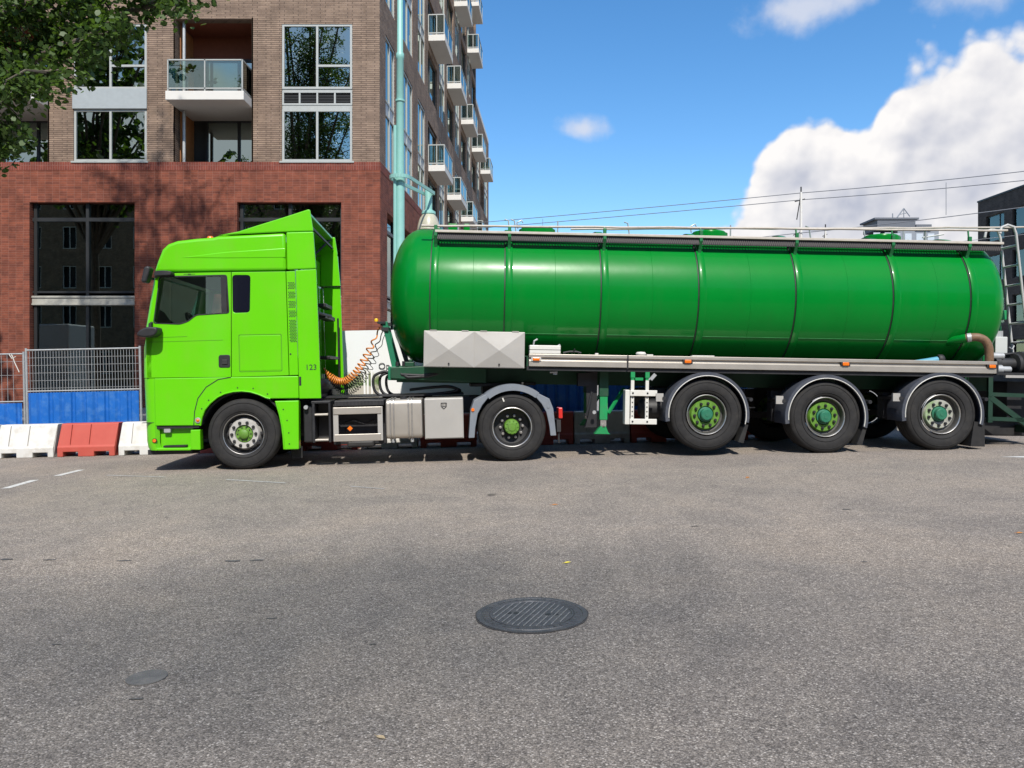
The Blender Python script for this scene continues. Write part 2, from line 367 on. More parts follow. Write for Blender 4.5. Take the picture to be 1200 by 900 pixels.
black = mat('black_plastic', (.013, .013, .015), .55, var=.2, dirt=.3, dirtcol=(.05, .048, .045), dscale=6)
darkmetal = mat('dark_metal', (.018, .018, .019), .6, var=.25, dirt=.4, dirtcol=(.05, .045, .04), dscale=7)
rubber = mat('tyre_rubber', (.021, .0205, .0205), .78, spec=.3, var=.15, vscale=9, dirt=.45, dirtcol=(.058, .054, .048), dscale=7, bump=.15, bscale=90)
greyplastic = mat('grey_plastic', (.17, .19, .215), .5, var=.08, dirt=.4, dirtcol=(.22, .22, .21), dscale=4)
bluegrey = mat('mudguard_plastic', (.048, .054, .070), .5, var=.1, dirt=.45, dirtcol=(.14, .135, .13), dscale=5)
alu = mat('brushed_aluminium', (.47, .435, .38), .42, metal=.65, var=.08, vscale=3, dirt=.35, dirtcol=(.34, .31, .27), dscale=6)
alubox = mat('matt_aluminium', (.40, .385, .355), .55, metal=.35, var=.06, vscale=2, dirt=.3, dirtcol=(.40, .37, .32), dscale=5)
chrome = mat('steel', (.55, .53, .50), .35, metal=.85, var=.1, vscale=12, dirt=.5, dirtcol=(.18, .15, .12), dscale=16)
galv = mat('galvanised_steel', (.42, .43, .43), .5, metal=.5, var=.12, vscale=15, dirt=.25, dirtcol=(.25, .22, .18), dscale=9)
whitepaint = mat('white_paint', (.60, .59, .54), .5, var=.06, dirt=.5, dirtcol=(.38, .33, .26), dscale=6)
orange = mat('orange_lens', (.75, .16, .01), .25, coat=.5)
redlens = mat('red_lens', (.55, .02, .015), .25, coat=.5)
cloth = mat('seat_cloth', (.03, .03, .035), .9)
yellowp = mat('yellow_plastic', (.75, .45, .01), .4)
orangep = mat('orange_plastic', (.62, .21, .03), .45)
cream = mat('cream_pipe', (.46, .42, .36), .5, var=.08, dirt=.5, dirtcol=(.30, .26, .20), dscale=9)
darkglass = mat('dark_tinted_glass', (.006, .007, .014), .08, spec=.6)
cabglass = glass_mat('cab_glass', (.62, .72, .62), .06)
redbrick = brick_mat('red_brick', (.222, .066, .038), (.142, .044, .029), (.235, .108, .078), .30, .097, .008, 0)
redbrick2 = brick_mat('dark_red_brick', (.22, .06, .042), (.17, .045, .035), (.16, .07, .055), .30, .097, .012, 0)
soldier = brick_mat('soldier_brick', (.205, .052, .034), (.15, .038, .027), (.22, .10, .08), .1, .33, .012, 0)
brownbrick = brick_mat('brown_brick', (.285, .204, .150), (.214, .150, .112), (.11, .078, .06), .56, .084, .016, .37)
darkbrick = brick_mat('charcoal_brick', (.085, .078, .070), (.062, .057, .052), (.11, .10, .09), .3, .1, .012)
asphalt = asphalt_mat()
# ------------------------------------------------------------------ ground
bm = NB()
xs = [-900, -200, -60] + [-16 + 2 * i for i in range(17)] + [60, 200, 900]; ys = [-400, -60, -10, 0, 5, 10, 20, 40, 80, 200, 1500]
gv = {(i, j): bm.verts.new((x, y, gz(x))) for i, x in enumerate(xs) for j, y in enumerate(ys)}
for i in range(len(xs) - 1):
    for j in range(len(ys) - 1): bm.faces.new((gv[i, j], gv[i + 1, j], gv[i + 1, j + 1], gv[i, j + 1]))
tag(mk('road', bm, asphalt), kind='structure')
def ground_quad(bm, pts, dz):
    bm.faces.new([bm.verts.new((x, y, gz(x) + dz)) for x, y in pts])
# raised pavement behind the barriers with a kerb
paving = mat('paving_stone', (.26, .245, .225), .9, var=.2, vscale=3, dirt=.5, dirtcol=(.14, .125, .11), dscale=2, bump=.3, bscale=30)
kerbm = mat('kerb_concrete', (.33, .315, .29), .9, var=.15, vscale=5, dirt=.5, dirtcol=(.18, .16, .14), dscale=4)
bm = NB(); kx = [-16 + 2 * i for i in range(17)]; kx = [-90] + kx + [90]
for a, b in zip(kx, kx[1:]):
    ground_quad(bm, [(a, 15.45), (b, 15.45), (b, 90), (a, 90)], .12)
tag(mk('pavement', bm, paving), kind='structure')
bm = NB(); x = -40
while x < 40:
    a, b = x + .006, x + .994
    vs = [bm.verts.new((p, q, gz(p) + r)) for p in (a, b) for q in (15.30, 15.446) for r in (-.02, .124)]
    for f in ((0, 1, 3, 2), (4, 6, 7, 5), (0, 4, 5, 1), (2, 3, 7, 6), (1, 5, 7, 3)): bm.faces.new([vs[i] for i in f])
    x += 1
tag(mk('kerb', bm, kerbm, bevel=.015), kind='structure')
# worn white markings
linem = mat('road_paint', (.60, .59, .56), .8, var=.2, vscale=25, dirt=.85, dirtcol=(.22, .21, .20), dscale=30, bump=.2, bscale=200)
oldline = mat('worn_road_paint', (.34, .325, .31), .85, var=.3, vscale=40, dirt=.95, dirtcol=(.17, .165, .16), dscale=22)
bm = NB()
ground_quad(bm, [(-6.46, 9.8), (-6.36, 9.83), (-6.45, 10.6), (-6.55, 10.57)], .004)
ground_quad(bm, [(-6.49, 10.98), (-6.39, 11.0), (-6.41, 11.66), (-6.51, 11.64)], .004)
ground_quad(bm, [(6.78, 10.80), (8.4, 10.95), (8.4, 10.35), (7.05, 10.68)], .004)
tag(mk('road_marking', bm, linem), kind='structure')
bm = NB()
ground_quad(bm, [(-5.71, 10.90), (-4.73, 10.57), (-4.72, 10.62), (-5.70, 10.96)], .004)
ground_quad(bm, [(-3.76, 10.17), (-2.85, 9.73), (-2.84, 9.79), (-3.75, 10.24)], .004)
ground_quad(bm, [(-1.95, 9.33), (-1.5, 9.07), (-1.49, 9.11), (-1.94, 9.38)], .004)
tag(mk('worn_road_marking', bm, oldline), kind='structure')

# short tar drips left on the asphalt
bm = NB(); rt = random.Random(4)
for x, y, w in ((-3.86, 5.93, .06), (-3.5, 5.88, .05), (-2.9, 5.80, .06), (-2.06, 5.72, .07), (-1.88, 5.72, .06), (1.55, 6.6, .04), (2.4, 5.3, .03), (-1.35, 4.35, .03), (-2.35, 4.0, .025), (-1.6, 3.3, .03), (-.7, 3.9, .02), (3.1, 7.2, .05), (-3.1, 3.8, .02)):
    ground_quad(bm, [(x + w * math.cos(t) * rt.uniform(.7, 1.2), y + .35 * w * math.sin(t) * rt.uniform(.5, 1.3)) for t in [math.pi * k / 5 for k in range(10)]], .0035)
tag(mk('road_tar_marking', bm, mat('tar_drip', (.075, .073, .072), .8, var=.2, bump=.4, bscale=150)), kind='structure')

# ------------------------------------------------------------------ manhole
iron = mat('cast_iron', (.062, .065, .072), .55, metal=.3, var=.25, vscale=20, dirt=.45, dirtcol=(.10, .095, .085), dscale=9, bump=.3, bscale=120)
ironrib = mat('worn_iron', (.17, .172, .174), .5, metal=.3, var=.35, vscale=30, dirt=.5, dirtcol=(.09, .085, .075), dscale=18)
tar = mat('fresh_tar', (.03, .03, .032), .8, var=.2, bump=.4, bscale=150)
mh = empty('manhole_cover', (.11, 4.32, gz(.11)), (0, -math.atan(GS), 0)); mh.scale = (.945, .945, 1)
tag(mh, 'round cast iron manhole cover with diagonal ribs set in the road', 'manhole cover')
bm = NB(); n = 60; a = []
for k in range(n):
    t = 2 * math.pi * k / n; r = .334 + .002 * math.sin(7 * t) + .002 * math.sin(13 * t + 1); a.append(bm.verts.new((r * math.cos(t), r * math.sin(t), .003)))
bm.faces.new(a); mk('tar_ring', bm, tar, mh)
bm = NB(); lathe(bm, [(.325, .002), (.325, .008), (.30, .008), (.297, .0045), (.290, .0045), (.287, .009), (.252, .009), (.249, .005)], axis='z', seg=64); mk('frame', bm, iron, mh, smooth=30)
bm = NB()
for k in range(40):
    t = 2 * math.pi * k / 40
    M = Matrix.Rotation(t, 4, 'Z')
    box(bm, .262, .282, -.006, .006, .0085, .0115, M=M)
tag(mk('frame_cleat', bm, iron, mh), kind='stuff')
bm = NB(); lathe(bm, [(.246, .003), (.246, .010), (.236, .0105), (.232, .0065), (.0, .0065)], axis='z', seg=64); lid = mk('lid', bm, iron, mh, smooth=30)
Mr = Matrix.Rotation(R(68), 4, 'Z')
for i in range(-6, 7):
    y = i * .0345; h = math.sqrt(max(0, .226 ** 2 - y * y))
    if h < .03: continue
    bm = NB(); segs = [(-h, h)]
    if i in (-3,): segs = [(-h, -.02), (.05, h)]
    if i in (3,): segs = [(-h, -.05), (.02, h)]
    for s in segs: box(bm, s[0], s[1], y - .0035, y + .0035, .006, .0115, M=Mr)
    mk('rib', bm, ironrib, lid, bevel=.0015, seg=1)
bm = NB()
for s in (-1, 1):
    for q in (0, 1): lathe(bm, [(.018, .0068), (.018, .0075), (.0, .0075)], c=(s * .115 + q * .045 - .02, -s * .02 - q * .004, 0), axis='z', seg=14)
mk('lifting_hole', bm, black, lid)
# small round valve cover and bits lying on the road
bm = NB(); lathe(bm, [(.088, .001), (.088, .006), (.082, .007), (.060, .0055), (.0, .0055)], axis='z', seg=36)
o = mk('valve_cover', bm, mat('dusty_iron', (.085, .084, .083), .7, var=.15, vscale=12, dirt=.5, dirtcol=(.15, .14, .125), dscale=10, bump=.3, bscale=90), smooth=30); o.location = (-1.66, 3.53, gz(-1.66)); o.rotation_euler = (0, -math.atan(GS), 0)
tag(o, 'small plain dark iron valve cover in the grey asphalt', 'valve cover')
dry = mat('dry_leaf', (.33, .26, .16), .8, var=.3, vscale=60); yel = mat('yellow_leaf', (.55, .46, .05), .7); redl = mat('rusty_leaf', (.42, .17, .04), .7)
def fallen(x, y, s, rz, m, label):
    bm = NB(); P = [(-1, 0, .03), (-.45, .38, .16), (.25, .42, .22), (1, .02, .1), (.2, -.4, .12), (-.5, -.32, .05)]
    c = bm.verts.new((0, 0, .02 * s)); vs = [bm.verts.new((p[0] * s, p[1] * s, p[2] * s)) for p in P]
    for i in range(6): bm.faces.new((c, vs[i], vs[(i + 1) % 6]))
    tube(bm, [(-s, 0, .02 * s), (-1.5 * s, .1 * s, .03 * s)], s * .04, 5)
    o = mk('fallen_leaf', bm, m); o.location = (x, y, gz(x) + .003); o.rotation_euler = (0, 0, rz)
    tag(o, label, 'leaf', 'leaves fallen on the road')
fallen(-.49, 2.9, .024, -.6, dry, 'curled pale brown leaf near the bottom edge of the picture')
fallen(.39, 5.45, .028, .4, yel, 'small yellow leaf lying beyond the manhole cover')
fallen(.43, 7.77, .035, .2, redl, 'rusty orange leaf on the road beyond the yellow leaf')
fallen(2.84, 9.35, .045, .9, redl, 'orange leaf on the road in front of the trailer wheels')
fallen(3.97, 6.07, .03, .1, redl, 'rusty leaf at the side edge of the picture on open asphalt')

# ------------------------------------------------------------------ apartment building
frame_m = mat('window_frame_grey', (.36, .375, .36), .45, var=.05)
dframe = mat('window_frame_dark', (.02, .021, .022), .45)
spandrel = mat('spandrel_panel', (.33, .36, .37), .4, var=.05)
concrete = mat('pale_concrete', (.62, .60, .56), .8, var=.06, vscale=2, dirt=.2, dirtcol=(.42, .40, .36), dscale=2)
terracotta = mat('terracotta_panel', (.24, .068, .035), .7, var=.08)
wood = mat('wood_panel', (.42, .17, .06), .6, var=.15, vscale=4)
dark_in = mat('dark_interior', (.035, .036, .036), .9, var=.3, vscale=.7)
steel_l = mat('pale_steel_beam', (.36, .35, .31), .6, var=.15, vscale=3, dirt=.4, dirtcol=(.16, .15, .13), dscale=4)
winglass = glass_mat('window_glass', (.16, .22, .19), .34, wave=.05)
sideglass = glass_mat('side_window_glass', (.12, .15, .19), .40, wave=.04)
shopglass = glass_mat('shop_glass', (.30, .33, .32), .16, wave=.03)
railglass = glass_mat('rail_glass', (.62, .72, .68), .12)
bd = empty('apartment_building', (-5.45, 32, gz(-5.45)))
tag(bd, 'tall brick apartment building with red brick base and brown brick upper storeys', 'building')
BO = Vector((-5.45, 32, gz(-5.45)))
MB_ = Matrix.Translation(-BO)                          # builds in world metres, stored in the building's own frame
ang = math.atan(.058)
SM = MB_ @ Matrix.Translation((-5.45, 32, 0)) @ Matrix.Rotation(R(90) - ang, 4, 'Z')   # x along the street facade, -y outward
def bpart(name, bm, m, parent=bd, **k):
    return mk(name, bm, m, parent, **k)
W1 = (-18.07, -15.05); W3 = (-9.49, -6.58); RC = (-13.89, -10.73); RL = (-23.2, -19.13)
ZG = gz(-10) - .6
bm = NB(); plate(bm, rect(-32, -5.45, 9.995, 38), 32, 32.42, holes=[rect(*W1, 13.02, 15.69), rect(*W1, 10.0, 12.18), rect(*W3, 10.0, 15.69), rect(*RC, 10.001, 15.9), rect(*RL, 10.001, 15.9),
    rect(*W1, 20.1, 22.8), rect(*W3, 17.3, 22.8), rect(*RC, 17.3, 23), rect(*RL, 17.3, 23)], M=MB_); bpart('brown_brick_wall', bm, brownbrick)
O1 = (-19.87, -15.54); O2 = (-11.32, -7.03)
bm = NB(); plate(bm, rect(-32, -5.446, ZG, 9.66), 31.975, 32.44, holes=[rect(*O1, ZG + .4, 8.34), rect(*O2, ZG + .4, 8.34), rect(-28, -23.5, ZG + .4, 8.34)], M=MB_); bpart('red_brick_wall', bm, redbrick)
bm = NB(); box(bm, -32, -5.446, 31.965, 32.43, 9.66, 9.994, M=MB_); bpart('soldier_course', bm, soldier)
# street facade
def S(s0, s1, z0, z1): return rect(s0, s1, z0, z1)
wcols = [(1.1, 3.0), (4.8, 7.3), (8.8, 11.0)] + [(16.3 + 7.5 * k, 18.6 + 7.5 * k) for k in range(3)]
dcols = [(12 + 7.5 * k, 15.3 + 7.5 * k) for k in range(4)]
zrows = [10.0, 17.1, 24.2, 31.3]
holes = []
for z in zrows:
    for c in wcols: holes.append(S(*c, z + .05, z + 5.75))
    for c in dcols: holes.append(S(*c, z + .05, z + 2.5)); holes.append(S(*c, z + 3.1, z + 5.6))
bm = NB(); plate(bm, rect(.0, 38, 9.995, 38), 0, .42, holes=holes, M=SM); bpart('brown_brick_wall', bm, brownbrick)
bm = NB(); plate(bm, rect(.0, 51, ZG, 9.66), -.025, .44, holes=[S(1.3, 10.9, ZG + .4, 8.2), S(13, 23, ZG + .4, 8.2), S(25, 36, ZG + .4, 8.2)], M=SM); bpart('red_brick_wall', bm, redbrick)
bm = NB(); box(bm, .0, 51, -.035, .43, 9.66, 9.994, M=SM); bpart('soldier_course', bm, soldier)
lowcols_w = [(38.8, 41), (46.3, 49.4)]; lowcols_d = [(42, 45.5)]
h2 = []
for z in zrows[:2]:
    for c in lowcols_w: h2.append(S(*c, z + .05, z + 5.75))
    for c in lowcols_d: h2.append(S(*c, z + .05, z + 2.5)); h2.append(S(*c, z + 3.1, z + 5.6))
bm = NB(); plate(bm, rect(38.003, 51, 9.995, 25.5), .004, .42, holes=h2, M=SM); bpart('brown_brick_wall', bm, brownbrick)
# inner mass, roof
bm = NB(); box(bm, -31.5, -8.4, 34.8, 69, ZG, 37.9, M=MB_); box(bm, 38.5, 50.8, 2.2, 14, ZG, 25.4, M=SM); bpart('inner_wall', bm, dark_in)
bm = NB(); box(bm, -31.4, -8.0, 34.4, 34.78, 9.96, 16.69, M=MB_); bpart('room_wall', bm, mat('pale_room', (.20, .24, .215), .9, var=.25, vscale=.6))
bm = NB()
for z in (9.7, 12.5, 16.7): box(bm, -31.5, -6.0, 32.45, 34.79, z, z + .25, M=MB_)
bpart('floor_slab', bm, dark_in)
bm = NB(); box(bm, -32, -5.5, 32.0, 69.5, 38, 38.4, M=MB_); box(bm, 38, 51, 0, 14, 25.5, 25.9, M=SM); bpart('roof', bm, concrete)
def frame_bars(bm, x0, x1, z0, z1, y, t, d, M, mull=(), trans=()):
    """frame of bars: outer ring, mullions at x, transoms (x0, x1, z)"""
    box(bm, x0, x1, y, y + d, z0, z0 + t, M=M); box(bm, x0, x1, y, y + d, z1 - t, z1, M=M)
    box(bm, x0, x0 + t, y + .001, y + d - .001, z0 + t, z1 - t, M=M); box(bm, x1 - t, x1, y + .001, y + d - .001, z0 + t, z1 - t, M=M)
    for x in mull: box(bm, x - t / 2, x + t / 2, y + .002, y + d - .002, z0 + t, z1 - t, M=M)
    for a, b, z in trans: box(bm, a, b, y + .003, y + d - .003, z - t / 2, z + t / 2, M=M)
def window(x0, x1, z0, z1, M, y, panes, mull=(), trans=(), t=.09, d=.14, fm=frame_m, gm=winglass):
    bm = NB(); frame_bars(bm, x0, x1, z0, z1, y, t, d, M, mull, trans); w = bpart('window', bm, fm)
    for p in panes:
        bm = NB(); box(bm, p[0], p[1], y + .05, y + .062, p[2], p[3], M=M); mk('pane', bm, gm, w)
    return w
# facade to the street in front: upper and lower windows
for (a, b), lou in ((W1, False), (W3, True)):
    m_ = (a + b) / 2
    for z in (0, 7.1):
        window(a + .01, b - .01, 13.02 + z, 15.69 + z, MB_, 32.02, [(a + .1, m_, 13.1 + z, 15.6 + z), (m_, b - .1, 13.98 + z, 15.6 + z), (m_, b - .1, 13.1 + z, 13.98 + z)], mull=(m_,), trans=((m_ + .04, b - .09, 13.98 + z),))
        window(a + .01, b - .01, 10.03 + z, 12.18 + z, MB_, 32.02, [(a + .1, m_, 10.1 + z, 12.1 + z), (m_, b - .1, 10.1 + z, 12.1 + z)], mull=(m_,))
        bm = NB()
        if lou:
            frame_bars(bm, a + .01, b - .01, 12.36 + z, 12.94 + z, 32.03, .07, .12, MB_, mull=[a + (b - a) * k / 4 for k in (1, 2, 3)])
            lv = bpart('louvre_frame', bm, frame_m)
            bm = NB(); box(bm, a + .08, b - .08, 32.16, 32.2, 12.42 + z, 12.9 + z, M=MB_)
            for k in range(7): box(bm, a + .08, b - .08, 32.09, 32.15, 12.44 + .065 * k + z, 12.47 + .065 * k + z, M=MB_)
            mk('louvre', bm, dframe, lv)
            bm = NB(); box(bm, a + .01, b - .01, 32.05, 32.12, 12.94 + z, 13.02 + z, M=MB_); box(bm, a + .01, b - .01, 32.05, 32.12, 12.18 + z, 12.36 + z, M=MB_); bpart('spandrel', bm, frame_m)
        else:
            bm = NB(); box(bm, a - .02, b + .02, 31.94, 31.999, 12.19 + z, 13.01 + z, M=MB_); bpart('spandrel', bm, spandrel)
        bm = NB(); box(bm, a - .08, b + .08, 31.93, 32.1, 9.96 + z, 10.03 + z, M=MB_); bpart('window_sill', bm, frame_m)
# recessed balconies
def recess(a, b, pipe):
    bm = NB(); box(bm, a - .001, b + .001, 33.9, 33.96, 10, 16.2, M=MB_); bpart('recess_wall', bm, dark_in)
    bm = NB(); box(bm, a - .06, a - .003, 32.0, 33.9, 10, 15.95, M=MB_); bpart('recess_cheek', bm, brownbrick)
    bm = NB(); box(bm, a + .0, a + .02, 32.5, 33.88, 10.02, 15.85, M=MB_); bpart('wood_cladding', bm, wood)
    bm = NB(); box(bm, b + .003, b + .06, 32.0, 33.9, 10, 15.95, M=MB_); bpart('recess_cheek', bm, brownbrick)
    bm = NB(); box(bm, a, b, 32.42, 33.9, 15.9, 16.0, M=MB_); box(bm, a, b, 33.80, 33.88, 14.95, 15.9, M=MB_); bpart('recess_ceiling', bm, terracotta)
    for z in (10.02, 12.64):
        m_ = a + (b - a) * .64
        window(a + .55, b - .03, z, z + 2.28, MB_, 33.74, [(a + .65, m_, z + .1, z + 2.2), (m_, b - .1, z + .1, z + 2.2)], mull=(m_,), t=.12, fm=dframe)
    bm = NB(); box(bm, a + .02, b + .0, 31.05, 33.75, 12.24, 12.60, M=MB_); sl_ = bpart('balcony_slab', bm, concrete, bevel=.02)
    bm = NB(); P = [(a + .1, 33), (a + .1, 31.13), (b - .08, 31.13), (b - .08, 33)]
    for p, q in zip(P, P[1:]):
        for z in (12.72, 13.86): bar(bm, (*p, z), (*q, z), .05, .05)
    for p in (P[0], P[1], ((a + b) / 2, 31.13), P[2], P[3]): bar(bm, (*p, 12.6), (*p, 13.88), .05, .05, up=(0, 1, 0))
    bmesh.ops.transform(bm, matrix=MB_, verts=bm.verts); mk('balcony_rail', bm, frame_m, sl_)
    bm = NB()
    for p, q in zip(P, P[1:]): bar(bm, (*p, 13.29), (*q, 13.29), .012, 1.06)
    bmesh.ops.transform(bm, matrix=MB_, verts=bm.verts); mk('rail_pane', bm, railglass, sl_)
    if pipe:
        bm = NB()
        tube(bm, [(a + .25, 32.3, 10), (a + .25, 32.3, 12.19)], .07, 10); tube(bm, [(a + .25, 32.3, 12.63), (a + .25, 32.3, 15.9)], .07, 10)
        bmesh.ops.transform(bm, matrix=MB_, verts=bm.verts); bpart('downpipe', bm, galv, smooth=40)
recess(*RC, True); recess(*RL, False)
# glazed openings of the base
def shopfront(a, b, M, y, mulls, z1=8.34):
    bm = NB(); zb = ZG + .4
    for x in [a + .12] + list(mulls) + [b - .02]: box(bm, x - .06, x + .06, y, y + .2, zb, z1, M=M)
    box(bm, a, b, y + .002, y + .2, z1 - .75, z1 - .6, M=M); box(bm, a, b, y + .003, y + .18, 4.62, 4.70, M=M)
    f = bpart('window', bm, dframe)
    bm = NB(); box(bm, a + .01, b - .01, y - .05, y + .15, 4.10, 4.50, M=M); box(bm, a + .01, b - .01, y - .09, y - .05, 4.12, 4.18, M=M); box(bm, a + .01, b - .01, y - .09, y - .05, 4.42, 4.48, M=M); mk('beam', bm, steel_l, f)
    bm = NB(); box(bm, a + .2, b - .1, y + .1, y + .22, 7.72, 7.84, M=M); mk('rail', bm, steel_l, f)
    xs_ = [a] + list(mulls) + [b]
    for p, q in zip(xs_, xs_[1:]):
        for z0_, z1_ in ((zb, 4.1), (4.7, z1 - .75), (z1 - .6, z1)):
            bm = NB(); box(bm, p, q, y + .08, y + .092, z0_, z1_, M=M); mk('pane', bm, shopglass, f)
shopfront(*O1, MB_, 32.18, (-17.6,)); shopfront(*O2, MB_, 32.18, (-9.2,)); shopfront(-28, -23.5, MB_, 32.18, (-25.7,))
for a, b in ((1.3, 10.9), (13, 23), (25, 36)): shopfront(a, b, SM, .18, [a + (b - a) * k / 4 for k in (1, 2, 3)], 8.2)
# street facade windows and balconies
def sidewin(c, z):
    a, b = c; m_ = (a + b) / 2
    w = window(a + .01, b - .01, z + .06, z + 5.74, SM, .03, [(a + .1, m_, z + .1, z + 2.35), (m_, b - .1, z + .1, z + 2.35), (a + .1, m_, z + 3.0, z + 5.7), (m_, b - .1, z + 3.0, z + 5.7)], mull=(m_,), trans=((a, b, z + 2.4), (a, b, z + 3.0)), t=.08, gm=sideglass)
    bm = NB(); box(bm, a + .08, b - .08, .07, .1, z + 2.44, z + 2.96, M=SM); mk('spandrel', bm, spandrel, w)
for z in zrows[:3]:
    for c in wcols: sidewin(c, z)
    for c in dcols:
        for q in (.06, 3.1): window(c[0] + .01, c[1] - .01, z + q, z + q + 2.45, SM, .1, [(c[0] + .1, c[1] - .1, z + q + .1, z + q + 2.4)], mull=(c[0] + 1.2,), t=.1, fm=dframe, gm=sideglass)
for z in zrows[:2]:
    for c in lowcols_w: sidewin(c, z)
def balcony(s, z, L_=3.4, out=.95):
    bm = NB(); box(bm, s, s + L_, -out, .0, z, z + .36, M=SM); b_ = bpart('balcony_slab', bm, concrete, bevel=.02)
    bm = NB(); P = [(s + .05, 0), (s + .05, -out + .05), (s + L_ - .05, -out + .05), (s + L_ - .05, 0)]
    for p, q in zip(P, P[1:]):
        for h in (.46, 1.5): bar(bm, (*p, z + h), (*q, z + h), .06, .06)
    for p in P + [(s + .05, -out / 2), (s + L_ / 2, -out + .05)]: bar(bm, (*p, z + .3), (*p, z + 1.52), .05, .05, up=(0, 1, 0))
    bmesh.ops.transform(bm, matrix=SM, verts=bm.verts); mk('balcony_rail', bm, frame_m, b_)
    bm = NB()
    for p, q in zip(P, P[1:]): bar(bm, (*p, z + .98), (*q, z + .98), .012, .98)
    bmesh.ops.transform(bm, matrix=SM, verts=bm.verts); mk('rail_pane', bm, railglass, b_)
for k in range(5):
    balcony(12.1 + 7.5 * k, 12.7); balcony(12.1 + 7.5 * k, 20.1)
for s in (23.1, 31.2): balcony(s, 27.2)
for s in (31.2,): balcony(s, 31.0)
balcony(23.1, 31.0)
# ------------------------------------------------------------------ wheels
def tyre_bm(r, w):
    bm = NB(); p = [(r - .235, .03), (r - .21, .0), (r - .12, -.012), (r - .05, -.004), (r - .016, .014), (r, .045)]
    g = []
    for k in range(1, 4):
        y = .045 + (w - .09) * k / 4; g += [(r, y - .008), (r - .012, y - .005), (r - .012, y + .005), (r, y + .008)]
    q = [(a, w - b) for a, b in p[::-1]]
    lathe(bm, p + g + q, seg=64, closed=True)
    for ang_r in (r - .065, r - .18):
        lathe(bm, [(ang_r, -.006), (ang_r + .004, -.0135), (ang_r + .008, -.006)], seg=64, closed=True)
    return bm
def nut_ring(bm, n, rr, y, s, L_):
    for k in range(n):
        t = 2 * math.pi * (k + .5) / n
        c = (math.cos(t) * rr, 0, math.sin(t) * rr)
        lathe(bm, [(s, y), (s, y - L_ * .6), (s * .72, y - L_ * .62), (s * .6, y - L_), (0, y - L_)], c=c, seg=8)
def make_wheel(kind, r, w, name='wheel'):
    root = empty(name)
    mk('tyre', tyre_bm(r, w), rubber, root, smooth=50)
    bm = NB(); k = 1.0
    if kind == 'front':
        lathe(bm, [(.292, .035), (.297, .012), (.288, .006), (.280, .014), (.272, .06), (.268, .10), (.215, .105), (.212, .13)], seg=48, cap=False); mk('rim', bm, darkmetal, root, smooth=40)
        bm = NB(); lathe(bm, [(.292, .010), (.295, .004), (.291, .000), (.286, .004)], seg=48, cap=False); mk('rim_edge', bm, chrome, root, smooth=40)
        bm = NB(); lathe(bm, [(.24, .10), (.212, .03), (.205, .018), (.135, .018), (.128, .03), (.125, .09)], seg=48, cap=False); mk('hub_ring', bm, mat('silver_paint', (.50, .485, .45), .45, metal=.2, var=.08, vscale=10, dirt=.4, dirtcol=(.2, .18, .15), dscale=14), root, smooth=40)
        bm = NB()
        for q in range(10):
            t = 2 * math.pi * (q + .5) / 10; lathe(bm, [(.026, .066), (.026, .058), (.018, .056), (0, .056)], c=(math.cos(t) * .232, 0, math.sin(t) * .232), seg=10)
        tag(mk('hand_hole', bm, black, root), kind='stuff')
        bm = NB(); nut_ring(bm, 10, .17, .018, .023, .035); tag(mk('wheel_nuts', bm, darkmetal, root, smooth=40), kind='stuff')
        bm = NB(); lathe(bm, [(.125, .09), (.118, .04), (.072, .035), (.066, .002), (.045, -.012), (0, -.016)], seg=32); h = mk('hub_cap', bm, limehub, root, smooth=40)
        bm = NB(); nut_ring(bm, 10, .095, .04, .010, .014); tag(mk('hub_bolts', bm, darkmetal, h), kind='stuff')
    elif kind == 'drive':
        lathe(bm, [(.292, .035), (.297, .010), (.288, .004), (.278, .012), (.270, .05), (.262, .10), (.250, .15), (.20, .165), (.13, .165), (.125, .15)], seg=48, cap=False); mk('rim', bm, darkmetal, root, smooth=40)
        bm = NB(); lathe(bm, [(.296, .010), (.297, .002), (.290, -.002), (.282, .004), (.279, .02), (.284, .02)], seg=48, cap=False); mk('rim_edge', bm, chrome, root, smooth=40)
        bm = NB(); nut_ring(bm, 10, .168, .165, .021, .05); tag(mk('wheel_nuts', bm, chrome, root, smooth=40), kind='stuff')
        bm = NB(); lathe(bm, [(.118, .16), (.112, .05), (.105, .035), (.06, .028), (.055, .02), (0, .018)], seg=32); h = mk('hub_cap', bm, limehub, root, smooth=40)
        bm = NB(); nut_ring(bm, 10, .09, .034, .010, .014); tag(mk('hub_bolts', bm, limehub, h), kind='stuff')
    else:
        lathe(bm, [(.296, .035), (.302, .012), (.292, .006), (.282, .014), (.272, .06), (.266, .10), (.225, .11)], seg=48, cap=False); mk('rim', bm, greyrim, root, smooth=40)
        bm = NB(); lathe(bm, [(.299, .010), (.302, .003), (.296, -.002), (.287, .005), (.282, .02)], seg=48, cap=False); mk('rim_edge', bm, chrome, root, smooth=40)
        bm = NB(); lathe(bm, [(.245, .13), (.222, .075), (.212, .062), (.128, .062), (.12, .075), (.118, .10)], seg=48, cap=False); mk('hub_ring', bm, wornhub if kind == 'trailer_worn' else limehub, root, smooth=40)
        bm = NB(); nut_ring(bm, 10, .170, .062, .023, .038); tag(mk('wheel_nuts', bm, black, root, smooth=40), kind='stuff')
        bm = NB(); lathe(bm, [(.118, .10), (.112, .055), (.092, .05), (.088, -.005), (.075, -.018), (.03, -.02), (.028, -.024), (0, -.024)], seg=32); mk('hub_cap', bm, hubgreen, root, smooth=40)
    return root
greyrim = mat('grey_rim', (.085, .083, .078), .5, metal=.4, var=.2, vscale=14, dirt=.6, dirtcol=(.09, .08, .07), dscale=10)
wornhub = mat('worn_hub_paint', (.36, .36, .32), .55, var=.25, vscale=9, dirt=.95, dirtcol=(.11, .27, .03), dscale=6)
